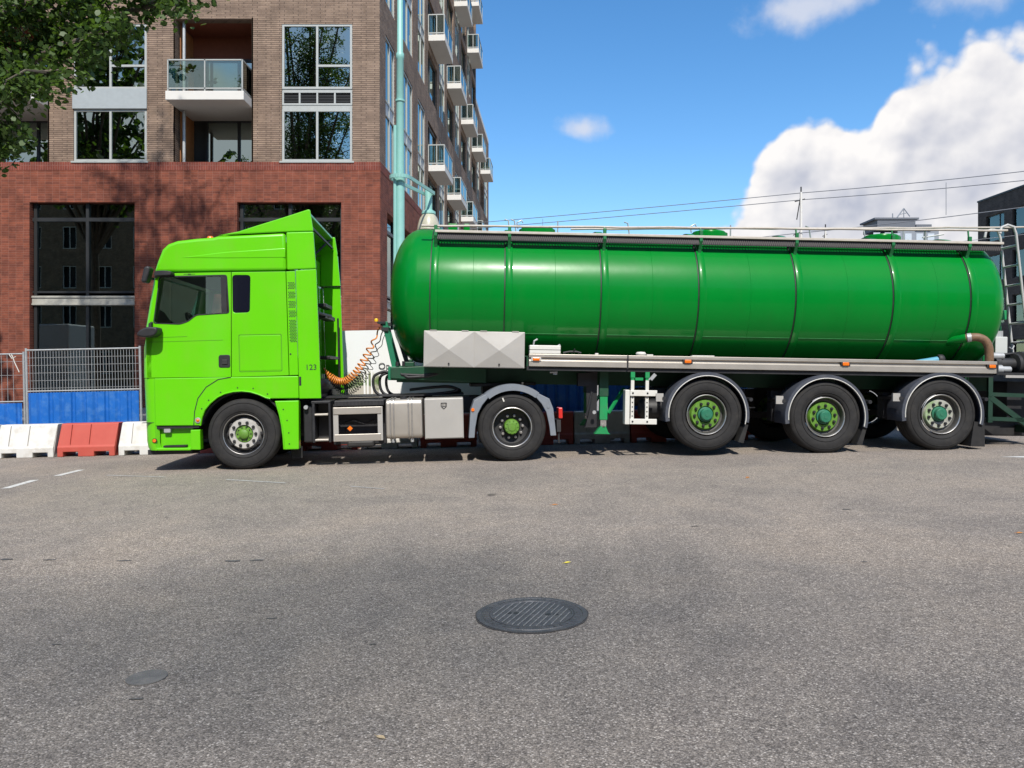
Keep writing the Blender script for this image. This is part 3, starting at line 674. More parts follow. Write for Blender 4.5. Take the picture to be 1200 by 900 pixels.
def put(w, parent, u, v, z, rz=0, ry=0):
    w.parent = parent; w.location = (u, v, z); w.rotation_euler = (0, ry, rz); return w

# ------------------------------------------------------------------ tractor unit (u back along the lorry, v across, w up)
tr = empty('tractor_unit', (-3.87, 11.2, gz(-3.87)), (0, -R(1.25), R(4.3)))
tag(tr, 'lime green articulated lorry cab with roof spoiler, parked in front of the tanker trailer', 'truck')
Wd = 2.44
def tp(name, bm, m=lime, **k): return mk(name, bm, m, k.pop('parent', tr), **k)
# front corner: swept shell with windscreen opening
def front_u(w):
    P = [(.30, -1.36), (.40, -1.40), (1.4, -1.42), (1.8, -1.41), (2.0, -1.365), (2.88, -1.205), (3.22, -1.08), (3.33, -.90)]
    for a, b in zip(P, P[1:]):
        if w <= b[0]: return a[1] + (b[1] - a[1]) * max(0, (w - a[0]) / (b[0] - a[0]))
    return P[-1][1]
def corner_strip(w0, w1, u_in, n=10, r=.16, far=False, th=.05, ws=None):
    """curved front-corner panel: from the side (v = 0) round to the front face"""
    bm = NB(); ws = ws or [w0 + (w1 - w0) * i / 8 for i in range(9)]; rows = []
    for w in ws:
        uf = front_u(w); row = []
        prof = [(u_in if not callable(u_in) else u_in(w), 0.0)]
        for k in range(n + 1):
            t = math.pi / 2 * k / n; prof.append((uf + r * (1 - math.sin(t)) * 1.0, r * (1 - math.cos(t)) * 1.25))
        prof = [(a, b) for a, b in prof]
        prof.append((uf - .02, .30))
        inn = [(a + th, b + th) for a, b in prof[::-1]]
        for a, b in prof + inn: row.append(bm.verts.new((a, Wd - b if far else b, w)))
        rows.append(row)
    m_ = len(rows[0])
    for a, b in zip(rows, rows[1:]):
        for k in range(m_): bm.faces.new((a[k], a[(k + 1) % m_], b[(k + 1) % m_], b[k]))
    bm.faces.new(rows[0]); bm.faces.new(rows[-1][::-1])
    return bm
for far in (False, True):
    tp('corner_panel', corner_strip(1.36, 2.05, lambda w: -1.325, far=far), smooth=35)
    tp('windscreen_pillar', corner_strip(2.055, 2.86, lambda w: front_u(w) + .105, far=far, r=.09), smooth=35)
bm = NB(); plate(bm, [(-1.415, 1.36), (-1.40, 1.8), (-1.36, 2.05), (-1.30, 2.05), (-1.34, 1.36)], .28, Wd - .28); tp('nose_panel', bm)
bm = NB(); plate(bm, [(-1.35, 2.06), (-1.21, 2.82), (-1.20, 2.82), (-1.34, 2.06)], .20, Wd - .20); tp('windscreen', bm, cabglass)
bm = NB(); plate(bm, [(-1.22, 2.8), (-1.20, 2.88), (-1.08, 2.88), (-1.12, 2.8)], .12, Wd - .12); tp('windscreen_header', bm)
# side skins
DO = [(-1.318, 1.362), (-.149, 1.345), (-.118, 2.858), (-1.10, 2.852), (-1.235, 2.15), (-1.318, 1.95)]
WIN = fillet([(-1.205, 2.145), (-.86, 2.128), (-.74, 2.165), (-.625, 2.255), (-.168, 2.277), (-.19, 2.80), (-1.105, 2.79)], .04)
QW = fillet([(-.105, 2.268), (.135, 2.272), (.155, 2.812), (-.10, 2.815)], .05)
SL = [(-.141, 1.345), (.668, 1.352), (.655, 2.858), (-.110, 2.858)]
VP_ = [(.676, 1.352), (.803, 1.355), (.79, 2.86), (.663, 2.858)]
FA = [(.811, 1.012), (1.122, 1.008), (1.116, 1.345), (1.092, 2.885), (.798, 2.872)]
for far in (False, True):
    y0, y1 = (0, .03) if not far else (Wd - .03, Wd)
    bm = NB(); plate(bm, DO, y0, y1, holes=[WIN]); door = tp('door', bm, bevel=.006)
    bm = NB(); plate(bm, SL, y0, y1, holes=[QW]); tp('sleeper_panel', bm, bevel=.006)
    bm = NB(); plate(bm, [(a + .0, b) for a, b in QW], y0 + .006, y0 + .02); tp('sleeper_window', bm, darkglass)
    bm = NB(); plate(bm, VP_, y0, y1); vp = tp('vent_panel', bm, bevel=.006)
    bm = NB(); plate(bm, FA, y0 - .004 if not far else y0, y1); tp('side_fairing', bm, bevel=.008)
    if not far:
        yo = -.003
        bm = NB(); plate(bm, WIN, .012, .018); mk('door_window', bm, cabglass, door)
        bm = NB(); g = fillet([(-1.222, 2.135), (-.85, 2.112), (-.73, 2.15), (-.615, 2.24), (-.150, 2.262), (-.172, 2.822), (-1.118, 2.812)], .04)
        plate(bm, g, -.006, .008, holes=[WIN]); mk('window_seal', bm, black, door, bevel=.003, seg=1)
        bm = NB(); box(bm, -.262, -.185, -.004, .02, 2.28, 2.79); mk('window_runner', bm, black, door)
        bm = NB(); plate(bm, fillet([(-.318, 1.485), (-.155, 1.482), (-.155, 1.668), (-.300, 1.668), (-.318, 1.64)], .03), -.008, .004); hd = mk('door_handle', bm, black, door, bevel=.006)
        bm = NB(); box(bm, -.27, -.19, -.02, -.008, 1.53, 1.60); mk('handle_grip', bm, darkmetal, hd, bevel=.006)
        for z in (1.93, 1.87): 
            bm = NB(); bar(bm, (-1.28, -.0006, z), (-.25 if z < 1.9 else -.75, -.0006, z + .012), .003, .005); mk('door_crease', bm, mat('seam_shadow', (.05, .18, .004), .6), door)
        # vents: rows of small dark slots
        bm = NB(); z = 2.70
        for grp in (5, 5, 5, 5, 16):
            for k in range(grp):
                for i in range(4):
                    x = .684 + .024 * i + (.012 if k % 2 else 0) + (2.7 - z) * .012; box(bm, x, x + .016, -.002, .01, z - .013, z)
                z -= .0205
            z -= .034
        tag(mk('vent_slots', bm, black, vp), kind='stuff')
        bm = NB(); lathe(bm, [(.012, 0), (.012, -.005), (0, -.005)], c=(.70, .0, 1.66), seg=10); mk('vent_lock', bm, black, vp)
        bm = NB()
        g = fillet(rect(-.03, .578, 1.415, 1.955), .02); gi = fillet(rect(-.022, .570, 1.423, 1.947), .02)
        plate(bm, g, -.0015, .01, holes=[gi]); tp('locker_outline', bm, mat('seam_shadow', (.05, .18, .004), .6))
        bm = NB(); box(bm, -.012, .56, -.003, .01, 1.433, 1.937); tp('locker_door', bm, bevel=.004)
text_mesh('fleet_number', '123', .112, black, tr, Matrix.Translation((.905, -.0055, 1.425)) @ Matrix.Rotation(R(90), 4, 'X'), .001, True)
# back wall, floor, engine hump
bm = NB(); box(bm, -.95, 1.0, .56, 1.88, .42, 1.28); tp('engine_block', bm, darkmetal, bevel=.05)
bm = NB(); box(bm, .70, .76, .06, Wd - .06, 1.0, 3.3); tp('back_wall', bm)
bm = NB(); box(bm, -1.34, .7, .05, Wd - .05, 1.30, 1.36); tp('cab_floor', bm, black)
# ribs of the back wall seen in the gap
bm = NB()
for y in (.35, .85, 1.4, 1.95): box(bm, .758, .785, y, y + .10, 1.1, 2.9)
tp('back_rib', bm)
# roof and spoiler
RF = [(-1.205, 2.868), (-1.15, 3.03), (-1.08, 3.20), (-1.0, 3.275), (-.87, 3.322), (-.6, 3.352), (-.36, 3.368), (-.30, 3.385), (.66, 3.425), (.668, 2.868)]
bm = NB(); plate(bm, RF, .015, Wd - .015); tp('roof', bm, bevel=.05, seg=4, smooth=40)
bm = NB(); plate(bm, [(-.85, 3.075), (-.2, 3.15), (.655, 3.20), (.655, 3.06), (-.2, 3.06)], .009, .03); tp('roof_bulge', bm, bevel=.02, seg=3, smooth=60)
for far in (False, True):
    y0, y1 = (.0, .05) if not far else (Wd - .05, Wd)
    bm = NB(); plate(bm, [(.676, 2.884), (1.088, 2.896), (1.062, 3.432), (.676, 3.425)], y0, y1); tp('side_fairing', bm, bevel=.015)
    SP = [(-.30, 3.392), (.0, 3.447), (.275, 3.535), (.62, 3.64), (.985, 3.757), (1.02, 3.757), (1.060, 3.442), (.6, 3.432)]
    bm = NB(); plate(bm, SP, y0 + (.012 if not far else 0), y1 - (.012 if far else 0)); tp('spoiler_cheek', bm, bevel=.015)
bm = NB(); plate(bm, [(-.30, 3.385), (.0, 3.44), (.275, 3.528), (.62, 3.633), (.985, 3.745), (.985, 3.715), (.62, 3.60), (.275, 3.49), (.0, 3.41), (-.28, 3.36)], .06, Wd - .06); tp('spoiler', bm, smooth=30)
bm = NB(); bar(bm, (.95, .08, 3.72), (.72, .35, 3.42), .03); bar(bm, (.95, Wd - .08, 3.72), (.72, Wd - .35, 3.42), .03); bar(bm, (.98, .08, 3.55), (.98, Wd - .08, 3.55), .03); tp('spoiler_brace', bm, black)
# far fairing is taller seen from inside; exhaust, pipes and catwalk fittings in the gap
bm = NB(); plate(bm, [(.77, 3.44), (1.03, 3.50), (1.06, 3.42), (1.10, 2.9), (.77, 2.9)], Wd - .08, Wd - .05); tp('fairing_lining', bm)
bm = NB()
tube(bm, [(.79, .25, 3.05), (.82, .25, 2.7), (.90, .3, 2.62), (.96, .45, 2.5), (.95, .6, 2.36), (.9, .7, 2.3)], .022, 8)
tube(bm, [(.80, .12, 2.44), (.86, .2, 2.40), (.9, .3, 2.33), (.95, .5, 2.31), (1.0, 1.2, 2.31), (1.04, 1.6, 2.31)], .025, 8)
tp('air_pipe', bm, black, smooth=40)
bm = NB(); box(bm, .86, 1.02, 1.2, 2.2, 2.26, 2.33); box(bm, .84, .98, 1.5, 2.2, 2.46, 2.52); box(bm, .88, 1.06, 1.3, 2.3, 1.60, 1.65); box(bm, .86, 1.07, 1.4, 2.3, 1.0, 1.10); tp('rear_bracket', bm, black, bevel=.008)
bm = NB(); tube(bm, [(1.06, 2.26, 2.32), (1.06, 2.26, 1.05)], .016, 8); tp('grab_rail', bm, black, smooth=40)
bm = NB(); box(bm, .78, .93, .1, .5, 1.02, 1.40); box(bm, .79, .9, .3, .6, 1.42, 1.62); tp('filter_box', bm, black, bevel=.02)
bm = NB(); lathe(bm, [(.11, .2), (.13, .24), (.13, 2.2)], c=(.92, 0, 1.15), seg=20); tp('air_drum', bm, darkmetal, smooth=40)
# roof lamp, mirrors, sun visor
bm = NB(); lathe(bm, [(.05, 3.355), (.05, 3.375)], c=(-.50, .35, 0), axis='z', seg=18); bl = tp('beacon_base', bm, black)
bm = NB(); lathe(bm, [(.045, 3.375), (.048, 3.42), (.03, 3.437), (0, 3.44)], c=(-.50, .35, 0), axis='z', seg=18); mk('beacon_lens', bm, orange, bl, smooth=60)
bm = NB(); tube(bm, [(-1.12, .25, 3.12), (-1.09, .25, 3.22), (-.98, .25, 3.31), (-.84, .25, 3.345)], .014, 8); tp('grab_bar', bm, chrome, smooth=40)
def shell_box(pts, y0, y1, bev, name, m=black, par=tr):
    bm = NB(); plate(bm, fillet(pts, .05, 3), y0, y1); return mk(name, bm, m, par, bevel=bev, seg=3, smooth=40)
shell_box([(-1.31, 2.71), (-1.235, 2.70), (-1.175, 2.91), (-1.21, 2.94), (-1.26, 2.92)], -.19, -.02, .03, 'ramp_mirror')
bm = NB(); tube(bm, [(-1.22, .04, 2.78), (-1.25, -.08, 2.78), (-1.28, -.12, 2.78)], .018, 8); tube(bm, [(-1.17, .0, 2.80), (-1.05, -.10, 2.83), (-.94, -.10, 2.83)], .02, 8); tp('mirror_arm', bm, black, smooth=40)
shell_box([(-1.15, 2.80), (-.90, 2.81), (-.90, 2.86), (-1.0, 2.875), (-1.12, 2.87)], -.16, -.01, .02, 'mirror_mount')
shell_box([(-1.37, 1.96), (-1.33, 2.03), (-1.22, 2.08), (-1.08, 2.07), (-1.08, 1.99), (-1.14, 1.94), (-1.28, 1.93)], -.24, -.02, .03, 'kerb_mirror')
bm = NB(); tube(bm, [(-1.24, .05, 2.16), (-1.24, -.06, 2.12), (-1.22, -.12, 2.06)], .022, 8); tp('mirror_arm', bm, black, smooth=40)
bm = NB(); box(bm, -.78, -.62, -.003, .005, 2.833, 2.838); box(bm, -.72, -.68, -.004, .005, 2.828, 2.843); tp('cab_emblem', bm, black)
# interior
bm = NB(); plate(bm, fillet([(-1.30, 1.37), (-.92, 1.37), (-.88, 1.95), (-.98, 2.10), (-1.30, 2.14)], .05), .10, Wd - .10); tp('dashboard', bm, cloth, smooth=40)
def seat(v):
    bm = NB(); plate(bm, fillet([(-.55, 1.62), (.0, 1.6), (.08, 1.75), (.02, 1.78), (-.55, 1.76)], .04), v, v + .5); plate(bm, fillet([(-.06, 1.76), (.10, 1.74), (.26, 2.40), (.24, 2.62), (.14, 2.62), (.08, 2.4)], .05), v + .03, v + .47); box(bm, -.45, 0, v + .1, v + .4, 1.36, 1.61)
    tp('seat', bm, cloth, smooth=40, bevel=.03)
seat(.30); seat(1.6)
bm = NB(); c = Vector((-.80, .55, 2.12)); ax = Matrix.Rotation(R(58), 3, 'Y'); 
tube(bm, [c + ax @ Vector((math.cos(t) * .23, math.sin(t) * .23, 0)) for t in [2 * math.pi * k / 24 for k in range(25)]], .018, 8); tube(bm, [c + ax @ Vector((-.23, 0, 0)), c + ax @ Vector((.23, 0, 0))], .022, 6); tube(bm, [c, c + ax @ Vector((0, 0, -.45))], .03, 8)
tp('steering_wheel', bm, black, smooth=40)
bm = NB(); box(bm, -.10, -.06, .05, Wd - .05, 1.4, 2.84); tp('sleeper_curtain', bm, cloth)
bm = NB(); box(bm, -1.1, .68, .06, Wd - .06, 2.845, 2.862); tp('headlining', bm, mat('headlining', (.05, .05, .047), .9))
bm = NB(); plate(bm, [(-.36, 2.35), (-.22, 2.36), (-.23, 2.52), (-.30, 2.50), (-.29, 2.42)], 1.9, 1.905); tp('hanging_paper', bm, mat('paper', (.7, .72, .75), .8))
# lower body
LP = [(-1.222, 1.352), (.803, 1.34), (.803, 1.018), (.40, 1.022), (.34, 1.036), (.24, 1.085), (.12, 1.125), (.0, 1.14), (-.12, 1.135), (-.24, 1.108), (-.344, 1.06), (-.45, .975), (-.527, .885), (-.57, .78), (-.594, .66), (-1.222, .672)]
bm = NB(); plate(bm, LP, .0, .30); fp = tp('wheel_arch_panel', bm, bevel=.012)
GR = [(-.15, 1.343), (-.33, 1.315), (-.50, 1.21), (-.62, 1.05), (-.67, .86), (-.685, .668)]
bm = NB(); 
for a, b in zip(GR, GR[1:]): bar(bm, (a[0], -.0005, a[1]), (b[0], -.0005, b[1]), .004, .010, up=(0, 1, 0)) if False else bar(bm, (a[0], -.001, a[1]), (b[0], -.001, b[1]), .012, .004, up=(0, 1, 0))
mk('panel_joint', bm, black, fp)
arc = [(.40, 1.022), (.34, 1.036), (.24, 1.085), (.12, 1.125), (.0, 1.14), (-.12, 1.135), (-.24, 1.108), (-.344, 1.06), (-.45, .975), (-.527, .885), (-.57, .78), (-.594, .66)]
bm = NB(); tube(bm, [(a, -.004, b) for a, b in arc], .014, 6); mk('arch_lip', bm, lime, fp, smooth=60)
bm = NB()
for a, b in ((-.30, 1.13), (-.06, 1.19), (.16, 1.175), (.36, 1.09), (-.47, 1.02), (-.57, .90)): lathe(bm, [(.010, 0), (.010, -.004), (0, -.005)], c=(a, .0, b), seg=8)
tag(mk('panel_screw', bm, black, fp), kind='stuff')
bm = NB(); lathe(bm, [(.040, .0), (.040, -.012), (.030, -.014), (.027, -.010), (.0, -.012)], c=(-.625, 0, .735), seg=20); mk('reflector_mount', bm, galv, fp, smooth=40)
bm = NB(); lathe(bm, [(.024, -.011), (.02, -.018), (0, -.02)], c=(-.625, 0, .735), seg=16); mk('side_marker', bm, orange, fp, smooth=60)
bm = NB(); plate(bm, [(.455, .985), (.80, .985), (.787, .278), (.58, .278), (.572, .45), (.555, .62), (.525, .79), (.50, .90)], .0, .16); rp = tp('rear_arch_panel', bm, bevel=.012)
bm = NB(); tube(bm, [(.48, -.003, .955), (.525, -.003, .79), (.555, -.003, .62), (.572, -.003, .45), (.58, -.003, .285)], .013, 6); mk('arch_lip', bm, lime, rp, smooth=60)
bm = NB()
for a, b in ((.58, .86), (.63, .70), (.65, .52), (.655, .36)): lathe(bm, [(.010, 0), (.010, -.004), (0, -.005)], c=(a, .0, b), seg=8)
tag(mk('panel_screw', bm, black, rp), kind='stuff')
bm = NB(); box(bm, .615, .80, .06, .3, .985, 1.02); box(bm, .815, .845, -.006, .02, 1.20, 1.33); tp('fairing_catch', bm, black)
bm = NB(); box(bm, .64, .80, .20, .23, .13, .30); tp('mud_flap', bm, rubber)
bm = NB(); 
lathe(bm, [(.60, .06), (.625, .06), (.625, .5), (.60, .5)], c=(0, 0, .515), seg=48, closed=True)
bmesh.ops.bisect_plane(bm, geom=list(bm.verts) + list(bm.edges) + list(bm.faces), plane_co=(0, 0, .66), plane_no=(0, 0, -1), clear_outer=True); tp('wheel_arch_liner', bm, black, smooth=40)
# bumper and step
tp('bumper', corner_strip(.335, 1.352, lambda w: -1.228, r=.17, ws=[.32, .335, .37, .45, .6, .8, 1.0, 1.2, 1.30, 1.352]), smooth=35)
tp('bumper', corner_strip(.335, 1.352, lambda w: -1.228, r=.17, far=True, ws=[.32, .335, .37, .45, .6, .8, 1.0, 1.2, 1.30, 1.352]), smooth=35)
bm = NB(); box(bm, -1.44, -1.36, .28, Wd - .28, .33, 1.352); tp('bumper_centre', bm, lime, bevel=.02)
bm = NB(); box(bm, -1.41, -1.24, -.002, .06, .715, .722); tp('bumper_joint', bm, black)
bm = NB(); plate(bm, [(-1.215, .645), (-.73, .635), (-.73, .33), (-1.215, .345)], .09, .14); tp('step_recess', bm)
bm = NB(); box(bm, -1.21, -.62, .02, .14, .625, .66); tp('step_shadow_gap', bm, black)
bm = NB(); plate(bm, [(-.735, .60), (-.60, .60), (-.60, .31), (-.735, .315)], .0, .14); tp('step_end', bm, bevel=.01)
bm = NB(); plate(bm, [(-1.22, .355), (-.735, .345), (-.735, .305), (-1.20, .315)], .0, .14); st = tp('step', bm, bevel=.01)
bm = NB(); plate(bm, fillet([(-1.12, .385), (-.80, .385), (-.80, .362), (-1.12, .357)], .01), .006, .09); mk('step_tread', bm, black, st)
bm = NB(); plate(bm, fillet(rect(-1.115, -1.02, .565, .635), .02), .02, .10); tp('fog_lamp', bm, galv, bevel=.01)
bm = NB(); lathe(bm, [(.026, -.002), (.024, -.016), (0, -.02)], c=(-1.235, 0, .46), seg=16); tp('side_marker', bm, orange, smooth=60)
bm = NB(); lathe(bm, [(.034, .004), (.034, -.006), (.026, -.006)], c=(-1.235, 0, .46), seg=16); tp('marker_base', bm, black)
bm = NB(); box(bm, -1.37, -.75, .1, Wd - .1, .25, .32); tp('underrun_bar', bm, black)
# chassis
bm = NB()
for v in (.78, 1.58): box(bm, -1.1, 4.45, v, v + .08, .70, .95)
for u in (.9, 2.1, 3.2, 4.3): box(bm, u, u + .1, .86, 1.58, .76, .94)
tp('chassis_frame', bm, darkmetal)
bm = NB(); box(bm, -.1, .1, .3, 2.14, .42, .54); tp('axle_beam', bm, darkmetal)
bm = NB(); lathe(bm, [(.10, .3), (.10, .9), (.2, 1.05), (.2, 1.4), (.10, 1.55), (.10, 2.14)], c=(3.9, 0, .51), seg=20); tp('rear_axle', bm, darkmetal, smooth=40)
bm = NB(); plate(bm, fillet([(3.3, .6), (4.35, .6), (4.35, 1.84), (3.3, 1.84)], .2, 4), 1.11, 1.16, plane='xy'); box(bm, 3.5, 4.1, .8, 1.64, .98, 1.11); tp('fifth_wheel', bm, darkmetal, bevel=.01)
bm = NB(); box(bm, .95, 3.2, .75, 1.7, .985, 1.005); tp('catwalk', bm, darkmetal)
# step ladder behind the cab
bm = NB(); box(bm, .98, 1.02, .03, .5, .36, .965); box(bm, 1.215, 1.25, .03, .5, .36, .965); box(bm, .97, 1.25, .03, .5, .93, .97); box(bm, 1.02, 1.215, .30, .5, .36, .93); tp('step_frame', bm, black, bevel=.01)
for z in (.755, .385):
    bm = NB(); box(bm, 1.02, 1.215, .01, .25, z, z + .028); tp('step_rung', bm, alu, bevel=.006)
bm = NB(); box(bm, .84, .97, .12, .5, .36, .90); tp('battery_cover', bm, black, bevel=.02)
bm = NB(); lathe(bm, [(.03, .05), (.03, .12)], c=(.89, 0, .88), seg=14); tp('coupling_cap', bm, galv, smooth=40)
# open aluminium guard frame
bm = NB(); box(bm, 1.29, 1.98, .0, .03, .765, .868); box(bm, 1.30, 1.97, .0, .03, .372, .475); gf = tp('guard_board', bm, alu, bevel=.006)
bm = NB(); box(bm, 1.285, 1.36, .012, .05, .37, .868); box(bm, 1.925, 2.0, .012, .05, .37, .868); tp('guard_upright', bm, alubox, bevel=.006)
bm = NB(); box(bm, 1.24, 2.03, .3, .36, .30, .9); box(bm, 1.3, 2.02, .04, .6, .88, .965); tp('battery_tray', bm, black, bevel=.01)
bm = NB()
for k in range(14): box(bm, 1.31 + .05 * k, 1.33 + .05 * k, .03, .04, .89, .955)
tag(tp('tray_rib', bm, darkmetal), kind='stuff')
bm = NB(); lathe(bm, [(.05, .4), (.05, .28), (.03, .26), (0, .26)], c=(1.46, 0, .52), seg=14); tp('air_valve', bm, darkmetal, smooth=40)
bm = NB(); lathe(bm, [(.04, .06), (.04, .05), (0, .045)], c=(1.52, 0, .555), seg=4); tp('side_marker', bm, orange)
bm = NB(); tube(bm, [(1.4, .3, .62), (1.55, .25, .66), (1.7, .3, .60), (1.85, .3, .66)], .012, 6); tp('cable', bm, black)
bm = NB(); box(bm, 1.45, 1.85, .2, .6, .26, .36); tp('silencer', bm, darkmetal, bevel=.03)
# fuel tank and locker
bm = NB(); plate(bm, fillet([(.035, .385), (.60, .375), (.60, .965), (.035, .965)], .08, 5), 0, .53)
bmesh.ops.transform(bm, matrix=Matrix(((0, 1, 0, 2.045), (1, 0, 0, 0), (0, 0, 1, 0), (0, 0, 0, 1))), verts=bm.verts); ft = tp('fuel_tank', bm, alu, bevel=.018, seg=3, smooth=40)
for u in (2.11, 2.375):
    bm = NB(); P = fillet([(.028, .378), (.61, .368), (.61, .972), (.028, .972)], .085, 5)
    tube(bm, [(u, a, b) for a, b in P + P[:1]], .011, 6); tube(bm, [(u + .05, a, b) for a, b in P + P[:1]], .011, 6); mk('tank_strap', bm, chrome, ft, smooth=50)
bm = NB(); lathe(bm, [(.05, .95), (.05, 1.0), (0, 1.0)], c=(2.3, .15, 0), axis='z', seg=16); mk('filler_cap', bm, black, ft)
for u in (2.14, 2.42):
    bm = NB(); lathe(bm, [(.025, .33), (.025, .385)], c=(u, .1, 0), axis='z', seg=10); mk('drain_plug', bm, galv, ft)
bm = NB(); box(bm, 2.61, 3.18, .03, .55, .368, .965); lb = tp('locker_box', bm, alubox, bevel=.008)
bm = NB(); box(bm, 2.622, 3.168, .022, .029, .38, .953); lid_ = mk('locker_lid', bm, alubox, lb, bevel=.004)
sh = fillet([(2.85, .90), (2.94, .90), (2.94, .845), (2.895, .80), (2.85, .845)], .012)
shi = [((a - 2.895) * .78 + 2.895, (b - .857) * .78 + .857) for a, b in sh]
bm = NB(); plate(bm, sh, .016, .022, holes=[shi]); box(bm, 2.868, 2.876, .017, .022, .85, .885); box(bm, 2.891, 2.899, .017, .022, .85, .88); box(bm, 2.914, 2.922, .017, .022, .85, .885); box(bm, 2.868, 2.922, .0175, .022, .838, .846); mk('shield_emblem', bm, darkmetal, lb)
# rear mudguard in three pieces
def arc_guard(c, r0, r1, a0, a1, y0, y1, n=14):
    bm = NB(); rows = []
    for k in range(n + 1):
        t = R(a0 + (a1 - a0) * k / n); cs, sn = math.cos(t), math.sin(t)
        rows.append([bm.verts.new((c[0] + r * cs, y, c[1] + r * sn)) for r, y in ((r0, y0), (r1, y0), (r1 + .006, y0 + .02), (r1 + .006, y1), (r1 - .012, y1), (r1 - .012, y0 + .025), (r0, y0 + .025))])
    for a, b in zip(rows, rows[1:]):
        for i in range(7): bm.faces.new((a[i], a[(i + 1) % 7], b[(i + 1) % 7], b[i]))
    bm.faces.new(rows[0]); bm.faces.new(rows[-1][::-1]); return bm
mc = (3.91, .50)
tp('mudguard_top', arc_guard(mc, .555, .645, 52, 128, .0, .55), greyplastic, smooth=35)
for s, nm in ((1, 'mudguard_flank'), (-1, 'mudguard_flank')):
    pts = [(-.36, .455), (-.395, .51), (-.57, .42), (-.625, .27), (-.66, -.13), (-.575, -.13), (-.56, .02), (-.52, .22), (-.45, .35)]
    if s < 0: pts = [(-a - .02, b) for a, b in pts]
    bm = NB(); plate(bm, [(mc[0] + a, mc[1] + b) for a, b in pts], .0, .03); plate(bm, [(mc[0] + a, mc[1] + b) for a, b in pts[1:5]] + [(mc[0] + a * .97, mc[1] + b * .97) for a, b in pts[1:5][::-1]], .03, .52); tp(nm, bm, greyplastic, bevel=.008)
bm = NB(); lathe(bm, [(.026, .0), (.024, -.014), (0, -.018)], c=(3.32, 0, .785), seg=14); tp('side_marker', bm, orange, smooth=60)
bm = NB(); lathe(bm, [(.022, .0), (.022, -.006), (.017, -.007), (0, -.005)], c=(4.44, 0, .80), seg=16); tp('guard_button', bm, greyplastic, smooth=40)
bm = NB(); box(bm, 4.60, 4.66, .05, .3, .62, .78); tl = tp('tail_lamp', bm, redlens, bevel=.01)
bm = NB(); box(bm, 4.57, 4.63, .06, .35, .42, .60); tube(bm, [(4.6, .1, .25), (4.6, .1, .62)], .015, 6); tp('lamp_bracket', bm, darkmetal)
for far in (0, 1): pass
fw = put(make_wheel('front', .515, .315), tr, 0, .04, .515, ry=.3)
dw = put(make_wheel('drive', .508, .60), tr, 3.90, .05, .508, ry=.9)
bm = NB(); bar(bm, (3.90 - .135, .035, .508 + .44), (3.90 - .115, .035, .508 + .385), .02, .012, up=(0, 1, 0)); tp('valve_tag', bm, whitepaint)
c = copy_tree(fw, tr); put(c, tr, 0, Wd - .04, .515, math.pi)
c = copy_tree(dw, tr); put(c, tr, 3.90, Wd - .05, .508, math.pi)
# ------------------------------------------------------------------ coiled air lines between cab and trailer
def coil(name, P0, P1, sag, r, turns, th, m, lead):
    bm = NB(); P0 = Vector(P0); P1 = Vector(P1); pts = []
    n = turns * 12
    for i in range(n + 1):
        t = i / n; p = P0.lerp(P1, t) - Vector((0, 0, sag * 4 * t * (1 - t) * (1 - .35 * t)))
        t2 = min(1, t + .01); q = P0.lerp(P1, t2) - Vector((0, 0, sag * 4 * t2 * (1 - t2) * (1 - .35 * t2)))
        d_ = (q - p).normalized() if (q - p).length > 1e-6 else Vector((1, 0, 0)); x_ = d_.cross(Vector((0, 1, 0))).normalized(); y_ = d_.cross(x_)
        e = min(1, t * 8, (1 - t) * 5) if lead else 1; a = 2 * math.pi * turns * (1 - (1 - t) ** 1.5)
        pts.append(p + (x_ * math.cos(a) + y_ * math.sin(a)) * r * e)
    tube(bm, pts, th, 5); return mk(name, bm, m, tr, smooth=60)
coil('coiled_hose', (1.0, 1.05, 1.45), (1.885, 1.10, 2.09), .55, .055, 24, .012, orangep, True)
coil('coiled_hose', (1.0, 1.20, 1.40), (1.93, 1.20, 2.04), .60, .045, 26, .009, black, True)
coil('coiled_hose', (1.02, 1.3, 1.36), (1.95, 1.30, 1.98), .66, .042, 26, .006, black, True)
# ------------------------------------------------------------------ tanker trailer (u back, v across, w up)
tl = empty('tanker_trailer', (0, 11.5, gz(0)), (0, R(.9), R(2.0)))
tag(tl, 'long dark green cylindrical tank trailer on three axles behind the lime green cab', 'trailer')
def lp(name, bm, m=tankgreen, **k): return mk(name, bm, m, k.pop('parent', tl), **k)
TV, TW, TR_ = 1.25, 2.535, 1.085
# barrel with dished ends
bm = NB(); prof = []
for k in range(11):
    t = math.pi / 2 * k / 10; prof.append((TR_ * (math.sin(t) ** .82), -1.46 - .50 * math.cos(t)))
for k in range(12): prof.append((TR_, -1.46 + (7.38 + 1.46) * (k + 1) / 13))
for k in range(11):
    t = math.pi / 2 * (10 - k) / 10; prof.append((TR_ * (math.sin(t) ** .82), 7.38 + .45 * math.cos(t)))
lathe(bm, prof, c=(0, TV, TW), axis='x', seg=96); barrel = lp('barrel', bm, smooth=180)
seam = mat('weld_seam', (.02, .20, .05), .5, var=.3, vscale=9)
bands = [-1.20, -.08, 1.375, 2.86, 4.35, 5.86, 7.07]
for u in bands:
    bm = NB(); lathe(bm, [(TR_ - .005, u - .055), (TR_ + .018, u - .052), (TR_ + .022, u - .045), (TR_ + .022, u + .045), (TR_ + .018, u + .052), (TR_ - .005, u + .055)], c=(0, TV, TW), axis='x', seg=96); lp('tank_band', bm, smooth=40, parent=barrel)
    bm = NB(); lathe(bm, [(TR_ - .005, u - .073), (TR_ + .008, u - .071), (TR_ + .008, u - .057), (TR_ - .005, u - .0555)], c=(0, TV, TW), axis='x', seg=96); lp('band_edge_line', bm, black, smooth=40, parent=barrel)  # thin dark ring along one edge of each band
